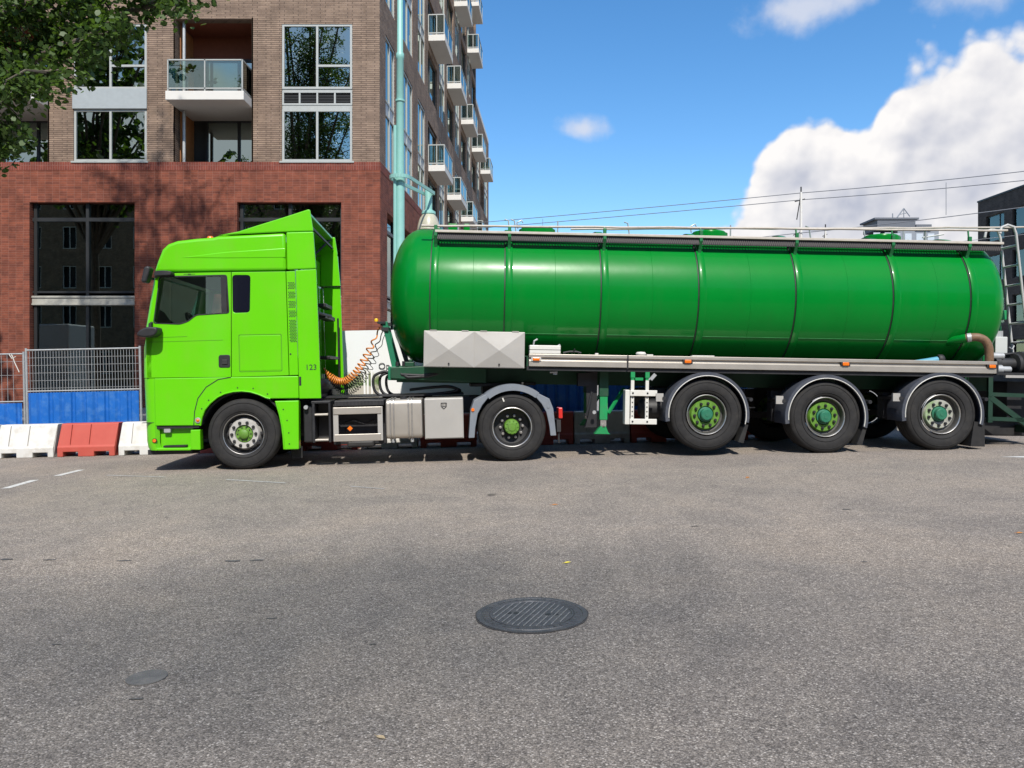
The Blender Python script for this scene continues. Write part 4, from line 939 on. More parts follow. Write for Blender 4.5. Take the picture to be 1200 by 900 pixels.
# lengthwise and circular weld beads
bm = NB()
for a, b in zip(bands, bands[1:]):
    for th in (214.5,):
        y, z = TV + math.cos(R(th)) * TR_, TW + math.sin(R(th)) * TR_
        tube(bm, [(a + .06, y, z), (b - .08, y, z)], .0045, 6)
lp('weld_bead', bm, seam, smooth=60, parent=barrel)
for u in (-.62, .62, 2.1, 3.6, 5.1, 6.5):
    bm = NB(); lathe(bm, [(TR_ - .002, u - .004), (TR_ + .0025, u), (TR_ - .002, u + .004)], c=(0, TV, TW), axis='x', seg=96); lp('ring_weld', bm, tankgreen, smooth=60, parent=barrel)
# top walkway with brackets
ZW = 3.44
bm = NB(); box(bm, -1.2, 7.58, .322, .332, ZW - .115, ZW - .02); wk = lp('walkway_side', bm, black)
bm = NB()
for k in range(292):
    a = -1.2 + 8.78 * k / 292; bar(bm, (a, .318, ZW - .108), (a + .015, .318, ZW - .028), .007, .004, up=(0, 1, 0)); bar(bm, (a + .015, .318, ZW - .028), (a + .030, .318, ZW - .108), .007, .004, up=(0, 1, 0))
mk('perforation', bm, mat('perforated_steel', (.15, .135, .13), .6, metal=.3), wk)['kind'] = 'stuff'
bm = NB()
nu = 200
for k in range(nu):
    a = -1.2 + 8.75 * k / nu; bar(bm, (a, .32, ZW), (a + .0437, .62, ZW), .012, .022)
    bar(bm, (a + .0437, .32, ZW), (a, .62, ZW), .012, .022)
for v in (.32, .42, .52, .62): box(bm, -1.2, 7.58, v - .006, v + .006, ZW - .02, ZW + .014)
tag(lp('walkway_grating', bm, mat('grating_steel', (.06, .055, .055), .6, metal=.3, var=.2)), kind='stuff')
bm = NB(); box(bm, -1.21, 7.6, .285, .315, ZW - .012, ZW + .026); lp('walkway_edge', bm, cream, bevel=.006)
for u in bands:
    bm = NB(); s = 1
    plate(bm, [(.29, ZW + .10), (.335, ZW + .10), (.335, ZW - .02), (.66, ZW - .02), (.66, ZW - .06), (.50, 3.40), (.42, 3.22), (.38, 3.20), (.36, 3.26), (.29, ZW - .06)], u - .025, u + .025)
    bmesh.ops.transform(bm, matrix=Matrix(((0, 1, 0, 0), (1, 0, 0, 0), (0, 0, 1, 0), (0, 0, 0, 1))), verts=bm.verts)
    lp('walkway_bracket', bm, legreen if False else mat('bracket_green', (.004, .13, .035), .5, var=.1), bevel=.006)
# long hand rail pipes lying along the top
random.seed(3)
def wob(u0, u1, z0, z1, v, amp, n=24):
    return [(u0 + (u1 - u0) * k / n, v, z0 + (z1 - z0) * k / n + amp * math.sin(k * 1.7 + v * 9) * (k % 3 != 0)) for k in range(n + 1)]
bm = NB(); tube(bm, wob(-1.42, 7.7, 3.535, 3.66, .36, .006), .018, 8); rail_ = lp('hand_rail', bm, cream, smooth=50)
bm = NB(); tube(bm, wob(.9, 8.6, 3.60, 3.80, .75, .006), .016, 8); lp('hand_rail', bm, cream, smooth=50)
for k, u in enumerate(bands):
    bm = NB(); tube(bm, [(u, .34, ZW + .08), (u, .36, 3.535 + (u + 1.42) * .0137)], .014, 6); lp('rail_post', bm, mat('bracket_green', (0, 0, 0)), smooth=50)
# lids and valves on the crown of the tank
def manlid(u):
    bm = NB(); lathe(bm, [(.30, 3.58), (.30, 3.66), (.27, 3.665), (.26, 3.69), (.12, 3.715), (0, 3.72)], c=(u, TV, 0), axis='z', seg=36); l_ = lp('tank_hatch', bm, smooth=35)
    bm = NB(); tube(bm, [(u - .32, TV - .1, 3.66), (u - .34, TV - .1, 3.76), (u - .26, TV - .1, 3.80), (u - .24, TV - .1, 3.76)], .012, 6); mk('hatch_handle', bm, galv, l_, smooth=50)
    bm = NB(); tube(bm, [(u + .33, TV - .1, 3.62), (u + .33, TV - .1, 3.80)], .012, 6); mk('hatch_pin', bm, galv, l_, smooth=50)
for u in (.40, 3.25, 6.15): manlid(u)
bm = NB(); box(bm, -1.05, -.90, 1.0, 1.2, 3.55, 3.70); box(bm, -.80, -.70, 1.0, 1.2, 3.55, 3.70); lp('vent_cover', bm, bevel=.02)
bm = NB()
for u in (-.05, .05, 1.9, 4.9): tube(bm, [(u, 1.1, 3.58), (u - .03, 1.1, 3.78), (u - .09, 1.1, 3.80)], .012, 6)
lp('vent_pipe', bm, galv, smooth=50)
bm = NB(); tube(bm, [(6.65, .8, 3.5), (6.65, .8, 3.72), (6.58, .8, 3.76)], .02, 6); tube(bm, [(6.6, .8, 3.60), (6.95, .8, 3.66)], .012, 6); lp('vent_pipe', bm, galv, smooth=50)
# silver lockers with pressed pyramid doors
bm = NB(); box(bm, -1.335, .165, .06, .50, 1.385, 1.925); lk_ = lp('locker_box', bm, alubox, bevel=.006)
for a, b in ((-1.325, -.595), (-.58, .155)):
    bm = NB(); z0, z1, y = 1.395, 1.918, .055; cx, cz = (a + b) / 2, 1.645
    vs = [bm.verts.new(p) for p in ((a, y, z0), (b, y, z0), (b, y, z1), (a, y, z1), (cx, y - .04, cz))]
    for i in range(4): bm.faces.new((vs[i], vs[(i + 1) % 4], vs[4]))
    w_ = [bm.verts.new((p[0], y + .02, p[1])) for p in ((a, z0), (b, z0), (b, z1), (a, z1))]
    for i in range(4): bm.faces.new((vs[i], w_[i], w_[(i + 1) % 4], vs[(i + 1) % 4]))
    bm.faces.new(w_); d_ = mk('locker_door', bm, alubox, lk_)
    bm = NB(); lathe(bm, [(.013, .05), (.013, .030), (0, .028)], c=(cx, 0, 1.44), seg=10); mk('lock', bm, black, d_)
    bm = NB(); box(bm, a + .08, a + .18, .05, .09, 1.925, 1.937); box(bm, b - .18, b - .08, .05, .09, 1.925, 1.937); mk('hinge', bm, alubox, d_)
# side rail
bm = NB(); box(bm, -1.3, 7.3, .31, .80, 1.565, 1.580); lp('sun_blocking_plate', bm, darkgreen)  # added plate, there only to keep sun off the trailer underside
def rail_piece(u0, u1):
    bm = NB(); P = [(.0, 1.42), (.0, 1.505), (.018, 1.512), (.018, 1.548), (-.012, 1.556), (-.012, 1.603), (.30, 1.603), (.30, 1.585), (.03, 1.57), (.03, 1.42)]
    plate(bm, P, u0, u1); bmesh.ops.transform(bm, matrix=Matrix(((0, 1, 0, 0), (1, 0, 0, 0), (0, 0, 1, 0), (0, 0, 0, 1))), verts=bm.verts); lp('side_rail', bm, alu, bevel=.004)
rail_piece(.228, 1.695); rail_piece(1.705, 7.32)
bm = NB(); box(bm, 7.322, 7.35, .0, .5, 1.40, 1.61); box(bm, .2, 7.3, .04, .10, 1.36, 1.42); lp('rail_end', bm, black)
for u in (.335, 2.60, 4.99, 7.24):
    bm = NB(); box(bm, u - .075, u + .075, -.012, .03, 1.495, 1.56); q = lp('marker_base', bm, mat('marker_base', (.45, .43, .40), .5) if u < 1 else black, bevel=.006)
    bm = NB(); box(bm, u - .05, u + .05, -.032, -.013, 1.502, 1.553); mk('marker_lens', bm, orange, q, bevel=.01)
bm = NB(); box(bm, .235, .70, .02, .30, 1.605, 1.735); q = lp('valve_box', bm, whitepaint, bevel=.012)
bm = NB(); box(bm, .232, .703, .018, .302, 1.665, 1.672); mk('box_seam', bm, black, q)
bm = NB(); tube(bm, [(.30, .15, 1.73), (.31, .15, 1.80), (.36, .15, 1.83)], .014, 6); tube(bm, [(.66, .1, 1.73), (.69, .1, 1.75), (.70, .1, 1.72)], .012, 6); lp('valve_lever', bm, galv)
bm = NB(); tube(bm, [(.75, .15, 1.63), (.85, .15, 1.65), (.95, .15, 1.65), (1.02, .15, 1.63)], .015, 6); tube(bm, [(.9, .15, 1.64), (.92, .12, 1.69)], .01, 6); lp('valve_lever', bm, darkmetal)
bm = NB(); box(bm, 1.22, 1.27, .05, .12, 1.605, 1.63); lathe(bm, [(.07, 1.606), (.08, 1.635), (.06, 1.66), (0, 1.665)], c=(1.92, .12, 0), axis='z', seg=18); box(bm, 2.0, 2.1, .08, .14, 1.605, 1.625); box(bm, 2.68, 3.02, .05, .14, 1.605, 1.622); lp('rail_fitting', bm, whitepaint, bevel=.006)
bluep = mat('blue_hose', (.10, .33, .45), .5, var=.1)
bm = NB(); tube(bm, [(6.2, .25, 1.56), (6.38, .25, 1.59), (6.55, .25, 1.62)], .05, 12); q = lp('suction_hose', bm, bluep, smooth=50)
bm = NB(); lathe(bm, [(.06, 6.55), (.075, 6.57), (.075, 6.62), (.06, 6.64)], c=(0, .25, 1.63), axis='x', seg=18); mk('hose_coupling', bm, darkmetal, q, smooth=40)
bm = NB(); box(bm, .60, .66, .1, .12, 1.30, 1.37); tube(bm, [(.55, .1, 1.335), (.66, .08, 1.345)], .016, 8); lp('tap', bm, galv)
# discharge hose at the back
hosem = mat('brown_hose', (.17, .10, .055), .6, var=.2, vscale=30)
bm = NB(); tube(bm, spline([(6.92, .25, 1.95), (7.02, .18, 1.97), (7.12, .14, 1.97), (7.22, .13, 1.92), (7.28, .13, 1.80), (7.30, .15, 1.60)]), .062, 12); q = lp('discharge_hose', bm, hosem, smooth=50)
bm = NB(); tube(bm, [(6.98, .20, 1.963), (7.03, .175, 1.97)], .07, 14); mk('hose_clamp', bm, galv, q, smooth=50)
bm = NB(); tube(bm, [(6.7, .7, 1.86), (6.86, .30, 1.93), (6.97, .20, 1.96)], .066, 14); lp('outlet_pipe', bm, tankgreen, smooth=50)
# chassis
bm = NB()
for v in (.72, 1.63): box(bm, -1.80, 7.7, v, v + .15, 1.14, 1.40)
for u in (-1.8, -.6, .9, 2.2, 3.9, 5.6, 7.3): box(bm, u, u + .12, .875, 1.625, 1.15, 1.38)
for u in (-1.1, .2, 1.3, 2.2, 2.86, 3.8, 4.35, 5.3, 5.86, 7.07): box(bm, u, u + .03, .12, 1.0, 1.36, 1.56)
lp('chassis_frame', bm, darkgreen)
for u in bands[1:]:
    bm = NB(); plate(bm, [(.35, 1.40), (2.15, 1.40), (2.15, 1.55), (.35, 1.55)], u - .04, u + .04); bmesh.ops.transform(bm, matrix=Matrix(((0, 1, 0, 0), (1, 0, 0, 0), (0, 0, 1, 0), (0, 0, 0, 1))), verts=bm.verts); lp('tank_saddle', bm, darkgreen)
bm = NB(); plate(bm, [(-1.88, 1.20), (-1.88, 1.37), (-1.3, 1.40), (-.4, 1.38), (-.4, 1.15)], .55, .72); lp('front_bolster', bm, legreen if False else darkgreen, bevel=.01)
# head frame with green struts and line couplings
bm = NB(); bar(bm, (-2.02, .86, 2.09), (-1.845, .86, 1.36), .085, .06, up=(0, 1, 0)); box(bm, -1.93, -1.70, .66, 1.05, 1.17, 1.385); lp('head_strut', bm, mat('strut_green', (.008, .155, .075), .5, var=.1), bevel=.008)
bm = NB(); bar(bm, (-1.88, 1.0, 2.08), (-1.64, 1.0, 1.36), .07, .05, up=(0, 1, 0)); bar(bm, (-2.1, 1.0, 2.06), (-1.93, 1.0, 2.06), .05, .05); lp('head_strut', bm, black)
bm = NB(); bar(bm, (-2.10, 1.64, 2.10), (-1.88, 1.64, 1.36), .10, .06, up=(0, 1, 0)); lp('head_strut', bm, mat('strut_green', (0, 0, 0)))
bm = NB(); box(bm, -2.13, -2.0, .80, 1.0, 2.06, 2.09); box(bm, -2.06, -1.95, .80, 1.15, 1.94, 2.0); lp('coupling_plate', bm, black)
bm = NB(); lathe(bm, [(.028, 2.09), (.032, 2.12), (.02, 2.14), (0, 2.142)], c=(-2.15, .85, 0), axis='z', seg=12); lp('yellow_coupling', bm, yellowp, smooth=50)
bm = NB(); box(bm, -1.66, -1.52, .55, .7, 1.385, 1.46); box(bm, -1.60, -1.55, .55, .7, 1.46, 1.50); lp('front_clamp', bm, darkgreen, bevel=.01)
bm = NB(); tube(bm, [(-1.78 + .0, .6, 1.39), (-1.78, .6, 1.46)], .03, 10); tube(bm, [(-1.68, .6, 1.39), (-1.68, .6, 1.47)], .028, 10); lp('spring', bm, black)
# looped cables by the coupling
bm = NB()
for k, (u, v) in enumerate(((-2.16, .75), (-2.07, .85), (-1.98, .95))):
    tube(bm, spline([(-1.95, v, 1.29), (u + .15, v, 1.30), (u, v, 1.22), (u + .01, v, 1.02), (u + .12, v, .93), (u + .35, v, .93), (u + .7, v, .92), (-1.3, v, .95), (-.95 + .05 * k, v, 1.0), (-.85, v, 1.04), (-1.0, v, 1.08), (-1.3, v, 1.06), (-1.6, v + .05, 1.02)]), .022, 8)
tube(bm, [(-1.80, .62, 1.33), (-1.7, .56, 1.26), (-1.4, .55, 1.25), (-1.1, .58, 1.30), (-.6, .6, 1.36)], .026, 8)
tube(bm, [(-1.80, .6, 1.30), (-1.6, .54, 1.22), (-1.3, .55, 1.24), (-.9, .6, 1.34)], .022, 8)
lp('supply_cable', bm, black, smooth=50)
# landing legs
for v in (.27, 2.10):
    bm = NB(); box(bm, 1.325, 1.465, v, v + .13, .98, 1.40); a_ = lp('landing_leg', bm, darkgreen, bevel=.008)
    bm = NB(); box(bm, 1.335, 1.455, v + .01, v + .12, .62, 1.035); mk('leg_tube', bm, legreen, a_, bevel=.008)
    bm = NB(); box(bm, 1.35, 1.44, v + .02, v + .11, .52, .62); lathe(bm, [(.03, v - .01), (.03, v + .14)], c=(1.395, 0, .53), seg=12); mk('leg_foot_joint', bm, chrome, a_)
    bm = NB(); plate(bm, [(1.26, .405), (1.28, .43), (1.36, .53), (1.43, .53), (1.47, .43), (1.50, .405)], v - .01, v + .14); mk('leg_foot', bm, legreen, a_, bevel=.006)
    bm = NB(); bar(bm, (1.47, v + .06, .72), (1.75, v + .3, 1.1), .05, .03); mk('leg_brace', bm, legreen, a_)
bm = NB(); plate(bm, [(1.12, 1.38), (1.30, 1.38), (1.30, .50), (1.10, .50), (1.15, .62)], .34, .36); box(bm, 1.0, 1.2, .3, .5, 1.13, 1.33); tube(bm, [(1.2, .2, 1.05), (1.16, .2, .85), (1.12, .2, .68)], .02, 8); lp('mud_flap', bm, black)
bm = NB(); lathe(bm, [(.028, .19), (.028, .215)], c=(1.24, 0, .74), seg=12); lp('crank_stub', bm, galv)
# white end frame of the side guard
wf = empty('side_guard_frame', (0, 0, 0), parent=tl)
bm = NB(); box(bm, 1.675, 1.745, .02, .20, .575, 1.09); mk('guard_plate', bm, whitepaint, wf, bevel=.008)
for z in ((1.0, 1.088), (.578, .66)):
    bm = NB(); box(bm, 1.748, 2.155, .02, .05, *z); mk('guard_bar', bm, whitepaint, wf, bevel=.006)
for u in (1.765, 1.985):
    bm = NB(); box(bm, u, u + .05, .051, .10, .585, 1.235)
    mk('guard_post', bm, whitepaint, wf, bevel=.004)
    bm = NB()
    for k in range(5): lathe(bm, [(.010, .051), (.010, .047), (0, .047)], c=(u + .025, 0, .70 + .068 * k), seg=8)
    for z in (.62, 1.045): lathe(bm, [(.014, .02), (.014, .012), (0, .010)], c=(u + .025, 0, z), seg=6)
    tag(mk('post_hole', bm, black, wf), kind='stuff')
    bm = NB(); box(bm, u - .008, u + .058, .04, .11, 1.27, 1.37); box(bm, u, u + .05, .05, .1, 1.232, 1.27); mk('post_cap', bm, legreen, wf, bevel=.006)
bm = NB(); box(bm, 1.83, 1.95, .07, .10, 1.235, 1.275); mk('cross_tie', bm, legreen, wf)
bm = NB(); bar(bm, (2.06, .06, 1.25), (2.13, .06, 1.33), .05, .03, up=(0, 1, 0)); lathe(bm, [(.014, .05), (0, .04)], c=(2.04, 0, 1.25), seg=8); mk('lashing_buckle', bm, galv, wf)
bm = NB(); bar(bm, (2.05, .03, 1.72), (2.05, .03, 1.30), .03, .006, up=(0, 1, 0)) if False else bar(bm, (1.70, -.014, 1.60), (1.70, -.004, 1.40), .022, .006, up=(0, 1, 0)); mk('strap', bm, black, wf)
# air tanks, axles, bellows
bm = NB(); lathe(bm, [(.0, 1.95), (.12, 1.97), (.16, 2.02), (.16, 2.42), (.12, 2.47), (0, 2.49)], c=(0, .45, .80), axis='x', seg=24); lp('air_tank', bm, black, smooth=40)
bm = NB(); lathe(bm, [(0, 1.9), (.12, 1.93), (.15, 1.97), (.15, 2.8)], c=(0, 1.25, .95), axis='x', seg=24); lp('air_tank', bm, black, smooth=40)
AX = [(2.912, .735), (4.722, .724), (6.505, .790)]
for i, (u, w) in enumerate(AX):
    bm = NB(); lathe(bm, [(.075, .35), (.075, 2.15)], c=(u, 0, w), seg=16); ax_ = lp('axle', bm, darkmetal, smooth=40)
    for v in (.55, 1.75):
        bm = NB(); box(bm, u - .60, u + .45, v, v + .12, w - .12, w - .02); box(bm, u - .66, u - .50, v - .02, v + .14, w - .10, 1.10); mk('trailing_arm', bm, black, ax_)
        bm = NB(); lathe(bm, [(.14, w - .02), (.15, w + .05), (.12, w + .12), (.15, w + .2), (.13, 1.10)], c=(u + .40, v + .06, 0), axis='z', seg=20); mk('air_bellow', bm, black, ax_, smooth=50)
    bm = NB(); lathe(bm, [(0, .3), (.08, .3), (.09, .36), (.09, .46), (0, .48)], c=(u + .60, 0, w + .08), seg=18); mk('brake_chamber', bm, darkmetal, ax_, smooth=40)
    bm = NB(); tube(bm, [(u + .40, .2, w + .26), (u + .55, .25, w + .16), (u + .75, .3, w + .10), (u + .85, .4, w + .1)], .012, 6); mk('brake_hose', bm, black, ax_)
    # mudguard with a pale edge
    g = lp('mudguard', arc_guard((u, w), .575, .635, -14 if i else -10, 190, -.0, .44, 30), bluegrey, smooth=35)
    bm = NB(); tube(bm, [(u + math.cos(R(a)) * .585, -.004, w + math.sin(R(a)) * .585) for a in range(-13, 191, 6)], .008, 6); mk('guard_trim', bm, whitepaint, g, smooth=60)
    bm = NB(); lathe(bm, [(.028, -.03), (.028, .6)], c=(u - .66, 0, w + .24), seg=12); lathe(bm, [(.028, -.03), (.028, .6)], c=(u + .645, 0, w + .24), seg=12); mk('guard_stay', bm, black, g, smooth=40)
    bm = NB(); box(bm, u - .78, u - .67, -.01, .03, w + .19, w + .31); mk('stay_clamp', bm, alubox, g)
    bm = NB(); plate(bm, [(u + .58, w - .14), (u + .63, w - .14), (u + .56, w - .42), (u + .48, w - .40)] if i < 2 else [(u + .50, w - .10), (u + .66, w - .12), (u + .67, w - .48), (u + .45, w - .48)], .03, .40); mk('mud_flap', bm, rubber, g)
wA = make_wheel('trailer', .545, .385); put(wA, tl, AX[0][0], .045, AX[0][1], ry=.2)
wB = copy_tree(wA, tl); put(wB, tl, AX[1][0], .045, AX[1][1], ry=.75)
wC = make_wheel('trailer_worn', .545, .385); put(wC, tl, AX[2][0], .045, AX[2][1], ry=1.3)
for u, w in AX: put(copy_tree(wA, tl), tl, u, 2.5 - .045, w, math.pi)
# rear: bumper frame, pump, ladder
bm = NB(); bar(bm, (7.45, .35, 1.05), (8.05, .35, .62), .08, .06, up=(0, 1, 0)); bar(bm, (7.42, .35, .72), (8.2, .35, .70), .06); bar(bm, (7.42, .35, 1.10), (8.2, .35, 1.08), .06); bar(bm, (7.45, .35, 1.4), (7.45, .35, .66), .07, .05, up=(0, 1, 0)); bar(bm, (8.2, .35, 1.4), (8.2, .35, .4), .10, .08, up=(0, 1, 0)); bar(bm, (8.2, .35, .55), (8.2, 2.2, .55), .12, .12); bar(bm, (8.2, 2.15, 1.4), (8.2, 2.15, .4), .10, .08, up=(0, 1, 0)); lp('rear_frame', bm, mat('black_green_paint', (.003, .032, .016), .6, var=.2, dirt=.5, dirtcol=(.02, .02, .018), dscale=6))  # near-black green, darker than the chassis paint
bm = NB(); box(bm, 7.35, 8.5, .30, 2.2, 1.405, 1.44); lp('rear_platform', bm, darkmetal)
bm = NB(); box(bm, 7.60, 8.4, .2, .25, 1.36, 1.40); lp('rear_step', bm, alubox)
bm = NB(); box(bm, 7.42, 8.35, .75, 2.0, .42, .70); lp('underrun_box', bm, black, bevel=.02)
bm = NB(); box(bm, 7.9, 8.3, .6, 1.9, .72, 1.3); lp('bumper_beam', bm, black)
bm = NB(); lathe(bm, [(.0, 7.62), (.12, 7.62), (.12, 7.70), (.09, 7.72), (.09, 7.95), (.16, 7.97), (.16, 8.02), (.2, 8.05), (.2, 8.3), (.1, 8.35), (0, 8.35)], c=(0, .55, 1.58), axis='x', seg=24); pm = lp('pump', bm, darkmetal, smooth=40)
bm = NB(); lathe(bm, [(.0, 7.52), (.07, 7.52), (.07, 7.66), (.05, 7.68), (.05, 7.8)], c=(0, .40, 1.49), axis='x', seg=18); tube(bm, [(7.5, .5, 1.7), (7.75, .5, 1.7)], .055, 12); mk('pump_pipe', bm, galv, pm, smooth=40)
bm = NB(); box(bm, 7.80, 8.0, .75, .9, 1.75, 2.02); q = lp('control_box', bm, mat('pale_grey_paint', (.50, .52, .50), .5), bevel=.01)
bm = NB(); box(bm, 7.78, 7.99, .85, 1.0, 1.70, 2.12); tube(bm, [(8.02, .74, 1.85), (8.07, .74, 1.82), (8.10, .74, 1.88)], .012, 6); mk('box_back', bm, galv, q)
bm = NB(); tube(bm, [(8.0, .6, 1.5), (8.1, .5, 1.7), (8.3, .5, 1.75), (8.4, .6, 1.5)], .03, 8); tube(bm, [(7.7, .7, 1.7), (8.0, .6, 1.75), (8.3, .7, 1.7)], .02, 8); box(bm, 8.05, 8.4, .7, 1.1, 1.45, 1.75); lp('hydraulic_hose', bm, black, smooth=50)
bm = NB(); box(bm, 8.14, 8.22, 1.1, 1.35, 2.32, 2.48); box(bm, 8.16, 8.20, 1.2, 1.25, 2.0, 2.85); lp('level_gauge', bm, legreen, bevel=.01)
bm = NB(); tube(bm, [(7.72, .9, 1.46), (7.72, .9, 1.95)], .04, 12); lp('riser_pipe', bm, legreen, smooth=50)
LA, LB = (8.05, 1.0), (8.02, .62)
lad = empty('ladder', (0, 0, 0), parent=tl)
def stile(u0, v):
    return [(u0 - .26, v, 3.66), (u0 - .24, v, 3.76), (u0 - .14, v, 3.80), (u0 - .04, v, 3.77), (u0, v, 3.66), (u0 + .28, v, 1.45)]
for v in (1.0, .62):
    bm = NB(); tube(bm, stile(8.02, v), .021, 10); mk('stile', bm, mat('ladder_grey', (.42, .42, .40), .5, var=.1), lad, smooth=50)
for k in range(7):
    t = .08 + k * .14; bm = NB(); u = 8.02 + .28 * t; z = 3.66 + (1.45 - 3.66) * t; tube(bm, [(u, 1.0, z), (u, .62, z)], .018, 8); mk('rung', bm, mat('ladder_grey', (0, 0, 0)), lad, smooth=50)
# ------------------------------------------------------------------ road barriers
whiteb = mat('white_barrier_plastic', (.60, .59, .56), .6, var=.06, vscale=5, dirt=.7, dirtcol=(.36, .32, .26), dscale=4)
redb = mat('red_barrier_plastic', (.44, .072, .050), .6, var=.06, vscale=4, dirt=.35, dirtcol=(.34, .10, .07), dscale=4)
def make_barrier(m):
    L_ = 1.0; h = .58; P = [(-.22, .0), (-.22, .17), (-.20, .20), (-.10, .565), (-.08, h), (.08, h), (.10, .565), (.20, .20), (.22, .17), (.22, 0)]
    bm = NB(); rows = []
    for x in (-L_ / 2, L_ / 2): rows.append([bm.verts.new((x + (.025 if z > .3 else 0) * (1 if x < 0 else 1), y, z)) for y, z in P])
    n = len(P)
    for i in range(n): bm.faces.new((rows[0][i], rows[0][(i + 1) % n], rows[1][(i + 1) % n], rows[1][i]))
    bm.faces.new(rows[0]); bm.faces.new(rows[1][::-1])
    bmesh.ops.recalc_face_normals(bm, faces=bm.faces)
    me = bpy.data.meshes.new('road_barrier'); bm.to_mesh(me); bm.free(); me.materials.append(m)
    # forklift slots
    o = bpy.data.objects.new('road_barrier', me); C.objects.link(o)
    cb = NB(); 
    for x in (-.27, .27): box(cb, x - .13, x + .13, -.3, .3, -.05, .085)
    cm = bpy.data.meshes.new('cut'); cb.to_mesh(cm); cb.free(); co_ = bpy.data.objects.new('cut', cm); C.objects.link(co_)
    bo = o.modifiers.new('slots', 'BOOLEAN'); bo.object = co_; bo.operation = 'DIFFERENCE'; bo.solver = 'EXACT'
    me2 = bpy.data.meshes.new_from_object(o.evaluated_get(bpy.context.evaluated_depsgraph_get())); o.modifiers.clear(); o.data = me2; me2.name = 'road_barrier'
    bpy.data.objects.remove(co_)
    if not me2.materials: me2.materials.append(m)
    b = o.modifiers.new('edge', 'BEVEL'); b.width = .012; b.segments = 2; b.limit_method = 'ANGLE'; b.angle_limit = R(25)
    bm = NB(); 
    for x in (-.28, .05): box(bm, x, x + .006, -.236, -.20, .22, .56, M=Matrix.Identity(4))
    for v in bm.verts: v.co.y = -.2215 + max(0, (v.co.z - .2)) * .27 + (.02 if v.co.y > -.21 else -.0)
    mk('moulded_seam', bm, mat('barrier_seam_white', (.42, .40, .37), .8) if m == whiteb else mat('barrier_seam_red', (.33, .05, .035), .8), o)
    return o
bw_, br_ = make_barrier(whiteb), make_barrier(redb)
seq = [(-9.62, 'w', 'white plastic road barrier cut off by the edge of the picture'), (-8.56, 'w', 'white plastic road barrier between the cut-off white one and the sunlit red one'), (-7.50, 'r', 'bright red plastic road barrier standing in the sun in front of the blue boarding'),
       (-6.44, 'w', 'white plastic road barrier just ahead of the lime green bumper'), (-5.38, 'r', 'red plastic road barrier behind the lime green front bumper'), (-4.32, 'w', 'white plastic road barrier hidden behind the front wheel'), (-3.26, 'r', 'red plastic road barrier behind the aluminium guard frame'),
       (-2.20, 'w', 'white plastic road barrier behind the fuel tank'), (-1.14, 'r', 'red plastic road barrier behind the silver locker'), (-.08, 'w', 'white plastic road barrier behind the drive wheel'), (.60, 'r', 'shaded red road barrier just behind the drive wheel mudguard'),
       (1.62, 'w', 'shaded white road barrier behind the green landing leg'), (2.64, 'r', 'shaded red road barrier below the white side guard frame'), (3.66, 'w', 'white road barrier behind the trailer between the first two wheels'), (4.68, 'r', 'red road barrier behind the middle trailer wheel')]
used = set()
for x, k, lab in seq:
    if x in (-.08,): continue
    src = bw_ if k == 'w' else br_
    o = src if k not in used else copy_tree(src)
    used.add(k); y = 13.86 + (x + 8) * .035
    o.location = (x, y, gz(x)); o.rotation_euler = (0, -math.atan(GS), R(2.0) + (0.02 if int(x * 7) % 3 == 0 else -.01))
    tag(o, lab, 'barrier', 'plastic road barriers along the site fence')

# ------------------------------------------------------------------ site fence
blueb = mat('blue_corrugated_sheet', (.006, .115, .44), .5, var=.1, vscale=2, dirt=.5, dirtcol=(.10, .25, .50), dscale=7)
conc = mat('concrete_foot', (.30, .29, .27), .9, var=.15)
def corrugated(x0, x1, z0, z1):
    bm = NB(); n = int((x1 - x0) / .02); rows = []
    for i in range(n + 1):
        x = x0 + (x1 - x0) * i / n; ph = (x * 1 / .21) % 1; y = -.035 + (.03 if .12 < ph < .40 else 0) + (.015 if .40 <= ph < .45 or .07 < ph <= .12 else 0)
        rows.append((bm.verts.new((x, y, z0)), bm.verts.new((x, y, z1)), bm.verts.new((x, y + .004, z0)), bm.verts.new((x, y + .004, z1))))
    for a, b in zip(rows, rows[1:]): bm.faces.new((a[0], b[0], b[1], a[1])); bm.faces.new((a[2], a[3], b[3], b[2])); bm.faces.new((a[1], b[1], b[3], a[3])); bm.faces.new((a[0], a[2], b[2], b[0]))
    return bm
def fence(x0, x1, y0, top, blue, label, fine=True):
    L_ = x1 - x0; z = gz((x0 + x1) / 2)
    f = empty('site_fence_panel', (x0, y0, gz(x0)), (0, -math.atan(GS), R(1.5))); tag(f, label, 'fence', 'steel mesh fence panels along the building site')
    for x in (0.02, L_ - .02):
        bm = NB(); tube(bm, [(x, 0, .05), (x, 0, top + .04)], .021, 10); mk('post', bm, galv, f, smooth=50)
    bm = NB(); tube(bm, [(.02, 0, top), (L_ - .02, 0, top)], .016, 8); tube(bm, [(.02, 0, .25), (L_ - .02, 0, .25)], .016, 8)
    if blue: tube(bm, [(.02, 0, blue + .03), (L_ - .02, 0, blue + .03)], .014, 8)
    mk('rail', bm, galv, f, smooth=50)
    bm = NB(); s = .055 if fine else .11; n = int((L_ - .06) / s); z0 = .26
    for i in range(1, n): bar(bm, (.03 + s * i, 0, z0), (.03 + s * i, 0, top), .006, .006, up=(0, 1, 0))
    k = top - .145
    while k > z0: bar(bm, (.03, .006, k), (L_ - .03, .006, k), .006, .006); k -= .145 if fine else .26
    tag(mk('wire_mesh', bm, galv, f), kind='stuff')
    for x in (.02, L_ - .02):
        bm = NB(); box(bm, x - .11, x + .11, -.3, .3, .0, .12); mk('foot', bm, conc, f, bevel=.02)
    if blue: mk('boarding', corrugated(.05, L_ - .05, .22, blue), blueb, f)
    return f
fA = fence(-12.6, -9.27, 14.75, 1.87, .93, 'steel mesh fence panel with coarse wire at the edge of the picture', False)
